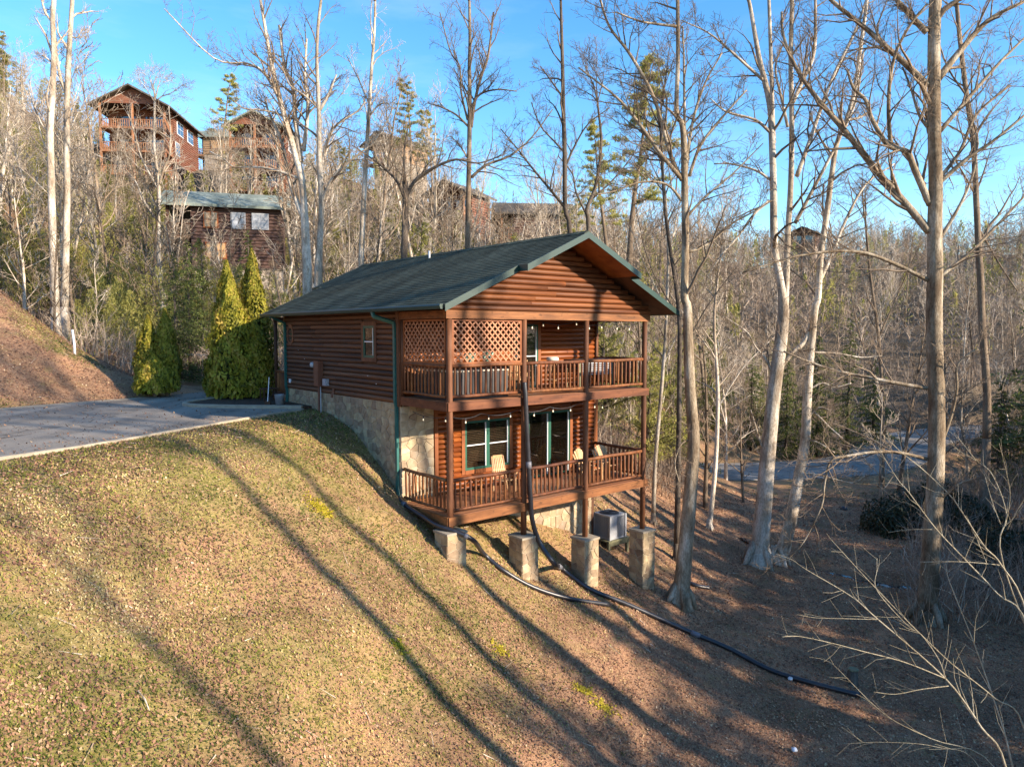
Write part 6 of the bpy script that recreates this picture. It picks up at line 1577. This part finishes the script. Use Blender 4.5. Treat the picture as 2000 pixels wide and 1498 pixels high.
# --- far wood and undergrowth: masses nobody could count
def slivers(P, D, L, wid, t, m, name, label):
    """thin two-sided stems: P foot, D direction, one tapering quad each"""
    n = len(P); D = D / np.linalg.norm(D, axis=1, keepdims=True)
    side = np.cross(D, rng.normal(0, 1, (n, 3))); side /= np.linalg.norm(side, axis=1, keepdims=True) + 1e-9
    w = wid[:, None]; tip = P + D * L[:, None]
    V = np.stack([P - side * w, P + side * w, tip + side * w * .25, tip - side * w * .25], 1).reshape(-1, 3)
    o = link(name, np_mesh(name, V, np.arange(4 * n).reshape(n, 4), m, np.repeat(t, 4))); tag(o, label, None, kind='stuff'); return o
M['brush'] = leaf_mat('brush_stem', [(0, (.11, .075, .055)), (.4, (.26, .195, .145)), (.8, (.44, .355, .275)), (1, (.62, .54, .44))], .85, 0)
def brush(n, az0, az1, r0, r1, hmin, hmax, wid, name, label, power=1.0, keep_f=None):
    px = rng.uniform(az0, az1, n); r = r0 + (r1 - r0) * rng.random(n) ** power
    x = (px - 1000) / FPX * r; y = r
    k = np.ones(n, bool)
    for (ax, ay, ar) in AVOID: k &= (x - ax) ** 2 + (y - ay) ** 2 > (ar * .8) ** 2
    k &= (road_near(x, y)[0] > 3.6) & ~((road_near(x, y)[0] < 9) & (y < 58)); k &= ~in_poly(x, y, DRIVE_POLY)
    k &= ~((edge_d(x, y) < 13) & (y < 34) & (x > -9)); k &= ~in_poly(x, y, bed)
    if keep_f is not None: k &= keep_f(px, r, x, y)
    x, y = x[k], y[k]; n = len(x)
    P = np.stack([x, y, terrain(x, y) - .05], 1)
    # several side twigs per stem
    L = rng.uniform(hmin, hmax, n) ; D = np.stack([rng.normal(0, .28, n), rng.normal(0, .28, n), np.ones(n)], 1)
    Ps, Ds, Ls, Ws = [P], [D], [L], [np.full(n, wid)]
    for q in range(4):
        f = rng.uniform(.25, .9, n); Dn = D / np.linalg.norm(D, axis=1, keepdims=True)
        Ps.append(P + Dn * (L * f)[:, None]); Ds.append(D + rng.normal(0, .75, (n, 3))); Ls.append(L * rng.uniform(.25, .5, n)); Ws.append(np.full(n, wid * .6))
    P = np.vstack(Ps); m_ = len(P)
    return slivers(P, np.vstack(Ds), np.concatenate(Ls), np.concatenate(Ws), np.clip(rng.normal(.5, .22, m_), 0, 1), 'brush', name, label)
brush(13000, -80, 1200, 33, 75, .7, 2.6, .016, 'undergrowth', 'brown twiggy undergrowth on the left hillside', 1.2, lambda px, r, x, y: ~((r < 42) & (px < 130 + (r - 33) * 22)))
brush(7000, -80, 1250, 70, 125, .8, 2.4, .028, 'undergrowth', 'tangle of bare brush on the upper hillside', .9)
brush(6500, 1180, 2100, 44, 90, .8, 3.2, .02, 'undergrowth', 'bare brush round the valley road', 1.0)

def sliver_tree(seed):
    """a small bare tree as stems: feet, directions, lengths, widths for a height of 1"""
    g = np.random.default_rng(seed); P = []; D = []; L = []; Wd = []
    pos = np.zeros(3); d = np.array([g.normal(0, .04), g.normal(0, .04), 1.0]); pts = [pos]
    for k in range(4):
        d = d + g.normal(0, .06, 3); d /= np.linalg.norm(d); P.append(pts[-1]); D.append(d.copy()); L.append(.255); Wd.append(.0085 * (1 - .2 * k)); pts.append(pts[-1] + d * .25)
    for k in range(17):
        z = g.uniform(.28, .97); i = min(int(z * 4), 3); p = pts[i] + (pts[i + 1] - pts[i]) * (z * 4 - i)
        a = g.uniform(0, 6.28); b = np.array([math.cos(a), math.sin(a), g.uniform(.5, 1.4)]); b /= np.linalg.norm(b); l = g.uniform(.14, .34) * (1.15 - .65 * z)
        P.append(p); D.append(b); L.append(l); Wd.append(.0042)
        for q in range(4):
            f = g.uniform(.3, 1.0); c = b + g.normal(0, .45, 3); c[2] += .2; P.append(p + b * l * f); D.append(c / np.linalg.norm(c)); L.append(l * g.uniform(.35, .6)); Wd.append(.0024)
    return np.array(P), np.array(D), np.array(L), np.array(Wd)
TPL = [sliver_tree(700 + k) for k in range(8)]
def wood(n, az0, az1, r0, r1, hmin, hmax, label, power=.8, keep_f=None, wmul=1.0):
    px = rng.uniform(az0, az1, n); r = r0 + (r1 - r0) * rng.random(n) ** power; x = (px - 1000) / FPX * r; y = r
    k = np.ones(n, bool)
    for (ax, ay, ar) in AVOID: k &= (x - ax) ** 2 + (y - ay) ** 2 > ar ** 2
    k &= road_near(x, y)[0] > 3.5
    if keep_f is not None: k &= keep_f(px, r)
    x, y = x[k], y[k]; z = terrain(x, y); Ps, Ds, Ls, Ws, Ts = [], [], [], [], []
    for i in range(len(x)):
        P, D, L, Wd = TPL[i % 8]; h = rng.uniform(hmin, hmax); a = rng.uniform(0, 6.28); c, s = math.cos(a), math.sin(a)
        Rm = np.array([[c, s, 0], [-s, c, 0], [0, 0, 1]])
        Ps.append((P @ Rm) * h + np.array([x[i], y[i], z[i] - .2])); Ds.append(D @ Rm); Ls.append(L * h); Ws.append(Wd * h * wmul + .004)
        Ts.append(np.clip(rng.normal(.48, .1) + rng.normal(0, .1, len(P)) + .15 * (np.arange(len(P)) < 4), 0, 1))
    return slivers(np.vstack(Ps), np.vstack(Ds), np.concatenate(Ls), np.concatenate(Ws), np.concatenate(Ts), 'brush', 'distant_wood', label)
def see_cabins(px, r):
    return ~(((px > 195) & (px < 395) & (r > 74) & (r < 97)) | ((px > 470) & (px < 565) & (r > 72) & (r < 96)) | ((px > 375) & (px < 480) & (r > 100)))
wood(2000, 1120, 2150, 82, 215, 5.5, 10.0, 'grey brown bare wood covering the far ridge', .75)
wood(620, -80, 1250, 62, 124, 3.5, 7.0, 'bare scrub wood on the upper hillside', .9, see_cabins)
brush(2500, 1790, 2100, 24, 44, .6, 2.2, .012, 'undergrowth', 'dark tangled brush in the shaded valley corner', 1.0)
brush(2600, 1165, 1345, 34.5, 60, .5, 2.2, .012, 'undergrowth', 'thin brush on the slope past the deck end', 1.0)
# greenish needles of young pines in the far wood
def far_green(n, az0, az1, r0, r1, hmax, label, m, spread=1.6, per=160, size=.3):
    Ps = []; Ts = []
    for _ in range(n):
        px = wr.uniform(az0, az1); r = wr.uniform(r0, r1); x = (px - 1000) / FPX * r
        if not clear_of(x, r, -2) or (r < 47 and px < 150 + 0 * r): continue
        h = wr.uniform(.4, 1) * hmax; z = tz(x, r); u = rng.random(per) ** .7
        a = rng.uniform(0, 6.28, per); rad = spread * h / hmax * (1 - u * .85) * rng.uniform(.3, 1, per)
        Ps.append(np.stack([x + np.cos(a) * rad, r + np.sin(a) * rad, z + .2 + u * h], 1)); Ts.append(np.clip(rng.normal(.5, .2, per) + .15 * (u - .5), 0, 1))
    P = np.vstack(Ps); k = len(P)
    N = np.tile([.1, -.1, .25], (k, 1)) + rng.normal(0, 1.0, (k, 3))
    V, F = quads(P, N, rng.uniform(.5, 1.4, k) * size, .2, .1)
    o = link('distant_wood', np_mesh('distant_wood', V, F, m, np.repeat(np.concatenate(Ts), 4))); tag(o, label, None, kind='stuff')
far_green(60, 1180, 1620, 57, 92, 6.5, 'olive saplings in the wood beyond the deck end', 'pine_green', 1.7, 260, .15)
far_green(260, 1150, 2100, 95, 205, 8.0, 'scattered green conifers mixed into the far ridge', 'pine_green', 1.8, 150, .36)
far_green(190, -60, 1150, 60, 122, 6.5, 'green saplings mixed into the upper hillside', 'pine_green', 1.8, 260, .20)
far_green(42, 110, 345, 38.5, 47, 5.2, 'wispy olive saplings behind the leafy bank', 'pine_green', 1.5, 700, .08)
far_green(14, 345, 560, 46, 56, 6.2, 'olive boughs in front of the dark cabin', 'pine_green', 1.5, 600, .085)
far_green(150, 0, 640, 41, 70, 5.5, 'low olive saplings at the foot of the hillside', 'pine_green', 1.7, 430, .12)

nt = 1500; xt, yt = ground_points(nt, 7, 34, 1.3, .75); kt = free_ground(xt, yt) & ((edge_d(xt, yt) > 0) | (edge_d(xt, yt) < -4)); xt, yt = xt[kt], yt[kt]; nt = len(xt)
at_ = rng.uniform(0, 6.28, nt); lt = rng.uniform(.08, .5, nt) * (rng.random(nt) ** 1.5 + .25)
x2, y2 = xt + np.cos(at_) * lt, yt + np.sin(at_) * lt; zt1, zt2 = terrain(xt, yt), terrain(x2, y2)
slivers(np.stack([xt, yt, zt1 + .03], 1), np.stack([x2 - xt, y2 - yt, zt2 - zt1 + .01], 1), lt, rng.uniform(.004, .010, nt), np.clip(rng.normal(.75, .25, nt), 0, 1), 'brush', 'fallen_twigs', 'small fallen twigs scattered on the lawn')
# --- rhododendron thicket beside the massive sycamore
def rhodo(px, y, h, rad, label, n=2600, seed=0):
    g = np.random.default_rng(seed + 900); x = (px - 1000) / FPX * y
    v = g.normal(0, 1, (n, 3)); v /= np.linalg.norm(v, axis=1, keepdims=True); v[:, 2] = np.abs(v[:, 2])
    rad_ = g.random(n) ** .33; P = v * rad_[:, None] * np.array([rad, rad, h]) * (1 + .18 * np.sin(v[:, 0:1] * 5 + seed) * np.cos(v[:, 1:2] * 4))
    N = v + g.normal(0, .6, (n, 3)); o = empty('rhododendron', (x, y, tz(x, y)), 0, label, 'shrub', 'rhododendrons in the valley')
    link('crown', spray_cloud(P, N, g.uniform(.07, .15, n), .38, np.clip(g.normal(.45, .25, n), 0, 1), 'rhodo', 'crown'), o)
    T = Tree(seed + 50, rmin=.012, counts=(0, 4, 3), maxlv=3)
    for k in range(7): T.grow((0, 0, -.1), (g.normal(0, .5), g.normal(0, .5), 1), h * .85, .03, 1)
    link('stems', T.t.mesh('stems', 'bark_dark'), o)
rhodo(1765, 36.0, 1.9, 1.7, 'dark glossy rhododendron below the road bend, left of the massive sycamore trunk', 3200, 1)
rhodo(1850, 37.5, 2.2, 2.0, 'dark rhododendron right behind the massive sycamore trunk', 3200, 2)
rhodo(1930, 34, 1.9, 1.9, 'dark rhododendron at the edge of the valley thicket', 3000, 3)
rhodo(1990, 30, 2.1, 1.8, 'dark rhododendron rightmost in the valley thicket', 3000, 4)

# --- pale saplings close by, bottom right
def Z5(pts): return [(1500 + x / 3.008, 1000 + y / 3.008) for x, y in pts]
def Z9(pts): return [(1500 + x / 3.744, 700 + y / 3.744) for x, y in pts]
def sapling(seed, Y, root, stems, label):
    T = Tree(seed, rmin=.0017, sides=(7, 6, 5, 3), twig_lv=2, counts=(0, 5, 5), maxlv=3, up=.04, wob=.08); k = Y / FPX
    base = Vector((root[0], root[1], tz(*root)))
    for pts, a, b, dy, rooted in stems:
        a *= .40; b *= .40; P = px_line(pts, Y, Y + dy)
        if rooted: P = [base + Vector((T.rnd.uniform(-.1, .1), T.rnd.uniform(-.1, .1), -.15)), base.lerp(P[0], .5) + Vector((.1, 0, .2))] + P
        P = smooth_line(P, 5); n = len(P)
        m0 = 10 if rooted else 0
        rad = [a * k / 2 * 1.35 - (a * k / 2 * .35) * i / max(m0, 1) if i < m0 else (a + (b - a) * (i - m0) / max(n - 1 - m0, 1)) * k / 2 for i in range(n)]
        T.put(P, rad, 0 if rooted else 1)
        L = sum((P[i + 1] - P[i]).length for i in range(m0, n - 1))
        T.sprout(P[m0:], rad[m0:], min(L * .55, .9), 1, .1, max(5, int(L * 6)))
    return T.finish('sapling', 'sapling', 'sapling', base, label, 'tree', 'saplings near the lower corner')
sapling(301, 8.6, (6.6, 8.4), [
    (Z5([(1400, 1510), (1250, 1260), (1040, 975), (640, 625), (490, 495), (230, 340), (130, 270)]), 12, 2, .6, True),
    (Z5([(1040, 975), (800, 880), (570, 820), (380, 770), (190, 730), (95, 728)]), 6, 2, -.5, False),
    (Z5([(1060, 1020), (900, 1040), (750, 1068), (620, 1055)]), 5, 2, -.3, False),
    (Z5([(1045, 980), (1000, 860), (900, 720), (815, 660), (640, 460), (640, 340), (640, 270)]), 5, 2, .4, False),
    (Z5([(640, 630), (460, 625), (280, 620), (170, 600)]), 3, 1.5, -.3, False)], 'pale yellowish sapling leaning into view with long bare shoots, the lowest one')
sapling(302, 9.4, (7.4, 9.2), [
    (Z5([(1440, 1510), (1390, 1300), (1310, 1050), (1210, 770), (1130, 570), (1060, 390), (1045, 300)]), 9, 3, .5, True),
    (Z5([(1504, 1270), (1330, 1090), (1080, 890), (900, 720), (780, 600), (570, 380), (370, 160)]), 8, 2, -.4, True),
    (Z5([(1210, 770), (1215, 680), (1230, 600), (1300, 480)]), 4, 2, .2, False),
    (Z5([(1340, 1510), (960, 1330), (690, 1190), (430, 940), (370, 880)]), 5, 1.5, .3, True),
    (Z5([(1250, 1510), (1000, 1380), (690, 1350), (440, 1360)]), 4, 1.5, .3, True)], 'bare sapling with upright grey stem at the bottom corner')
sapling(303, 10.2, (8.6, 10.2), [
    (Z5([(1530, 690), (1350, 480), (1130, 250), (980, 90)]) + Z9([(1030, 980), (960, 900), (870, 760), (805, 640)]), 9, 2, .6, True),
    (Z5([(1530, 630), (1370, 310), (1270, 200), (1140, 0)]) + Z9([(1330, 1000), (1130, 810), (980, 690), (815, 535)]), 9, 2, -.5, True),
    (Z5([(1360, 310), (1200, 295), (1060, 290), (890, 295)]), 4, 2, -.2, False),
    (Z9([(1500, 1250), (1560, 1400), (1600, 1498)])[::-1], 3, 3, 0, False),
    (Z9([(1120, 1120), (1030, 1060), (940, 1035), (780, 905)]), 3, 1.5, .2, False),
    (Z9([(1200, 1250), (1030, 1250), (880, 1272)]), 3, 2, .1, False)], 'pale sapling whose shoots cross in front of the massive sycamore')
sapling(304, 11.0, (9.9, 11.2), [
    (Z9([(1720, 1510), (1745, 1150), (1640, 850), (1520, 740), (1360, 540)]), 7, 2, .5, True),
    (Z9([(1745, 1180), (1770, 1000), (1740, 820), (1690, 620)]), 4, 2, -.3, False),
    (Z9([(1700, 1210), (1640, 1050), (1580, 840)]), 4, 2, .3, False),
    (Z9([(1750, 1250), (1800, 1150), (1890, 1000)]), 4, 2, -.4, False),
    (Z9([(1520, 745), (1420, 690), (1315, 610)]), 3, 1.5, .2, False)], 'upright yellowish sapling, furthest right of those in the corner')

# --- odds and ends on the ground
M['snow_plastic'] = M['white_vinyl']
for (px, py, s, lab, nm) in ((1648, 996, .22, 'small dark boulder on the leaf litter before the road', 'boulder'), (1665, 1335, .30, 'mossy cut stump below the long black pipe', 'tree_stump')):
    p = ground(px, py)
    if nm == 'boulder':
        mb = MB(); mb.lathe([(s * .8, -.1), (s, .05), (s * .8, s * .55), (s * .3, s * .8), (.02, s * .82)], 9)
        mb.v = [(x + wr.uniform(-.03, .03), y + wr.uniform(-.03, .03), z) for x, y, z in mb.v]
        tag(mb.build(nm, 'steel_dark', None, True, loc=p), lab, 'boulder')
    else:
        o = empty(nm, p, 0, lab, 'stump'); MB().tube([(0, 0, -.4), (0, .02, .1), (.02, .03, .42)], [.2, .15, .13], 10).build('trunk', 'bark_dark', o, True)
        MB().lathe([(.14, -.02), (.15, .01), (.12, .03)], 10, (.02, .03, .40)).build('moss', 'grey_wood', o)
for k, (px, py) in enumerate(((1543, 1330), (1551, 1470), (270, 1360), (1510, 1290), (1840, 1155))):
    p = ground(px, py)
    if k == 2:
        q = ground(292, 1396); MB().tube([p + Vector((0, 0, .05)), p.lerp(q, .5) + Vector((.02, 0, .07)), q + Vector((0, 0, .05))], [.012, .011, .006], 6).build('fallen_branch', 'bark_pale', None); o = bpy.data.objects['fallen_branch']; tag(o, 'pale fallen branch lying on the lawn', 'branch')
    elif k < 2:
        mb = MB(); mb.lathe([(.03, 0), (.07, .02), (.06, .07), (.02, .09)], 8); mb.v = [(x + wr.uniform(-.02, .02), y + wr.uniform(-.02, .02), z) for x, y, z in mb.v]
        tag(mb.build('litter', 'white_vinyl', None, True, loc=p + Vector((0, 0, .02))), ('crumpled white scrap beside the long pipe', 'crumpled white scrap on the leaves at the bottom edge')[k], 'litter', kind='thing')
# creek water
mb = MB(); cl = []
for k in range(40):
    x = 10.6 + k * .28; y = 30.5 - (x - 14.5) * .372 - 1.28 * math.sin(x * .5)
    cl.append((x, y))
for k, (x, y) in enumerate(cl):
    w = .28 + .16 * math.sin(k * 1.7); z = tz(x, y) + .10
    mb.v += [(x, y - w, z), (x, y + w, z)]
mb.f = [(2 * k, 2 * k + 2, 2 * k + 3, 2 * k + 1) for k in range(len(cl) - 1)]
wm, n_, l_, b_ = nodes_of('creek_water'); b_.inputs['Base Color'].default_value = (.03, .03, .03, 1); b_.inputs['Roughness'].default_value = .08
nzz = n_.new('ShaderNodeTexNoise'); nzz.inputs['Scale'].default_value = 9; bpp = n_.new('ShaderNodeBump'); bpp.inputs['Strength'].default_value = .4; l_.new(nzz.outputs['Fac'], bpp.inputs['Height']); l_.new(bpp.outputs[0], b_.inputs['Normal'])
w_ = mb.build('creek_water', wm); tag(w_, 'thin trickle of creek water on the valley floor', None, kind='structure')

# --- look-alikes that share a description are told apart by their order across the view
same = {}
for o in bpy.data.objects:
    if o.parent is None and o.get('category') and o.get('label'): same.setdefault(o['label'], []).append(o)
for lab, os_ in same.items():
    if 2 <= len(os_) <= 5:
        os_.sort(key=lambda o: o.location.x / max(o.location.y, .1))
        n = len(os_)
        for k, o in enumerate(os_):
            word = 'leftmost' if k == 0 else 'rightmost' if k == n - 1 else ('middle one' if n == 3 else ('second', 'third', 'fourth')[k - 1] + ' from left')
            new = lab + ', ' + word
            if len(new.split()) <= 16: o['label'] = new
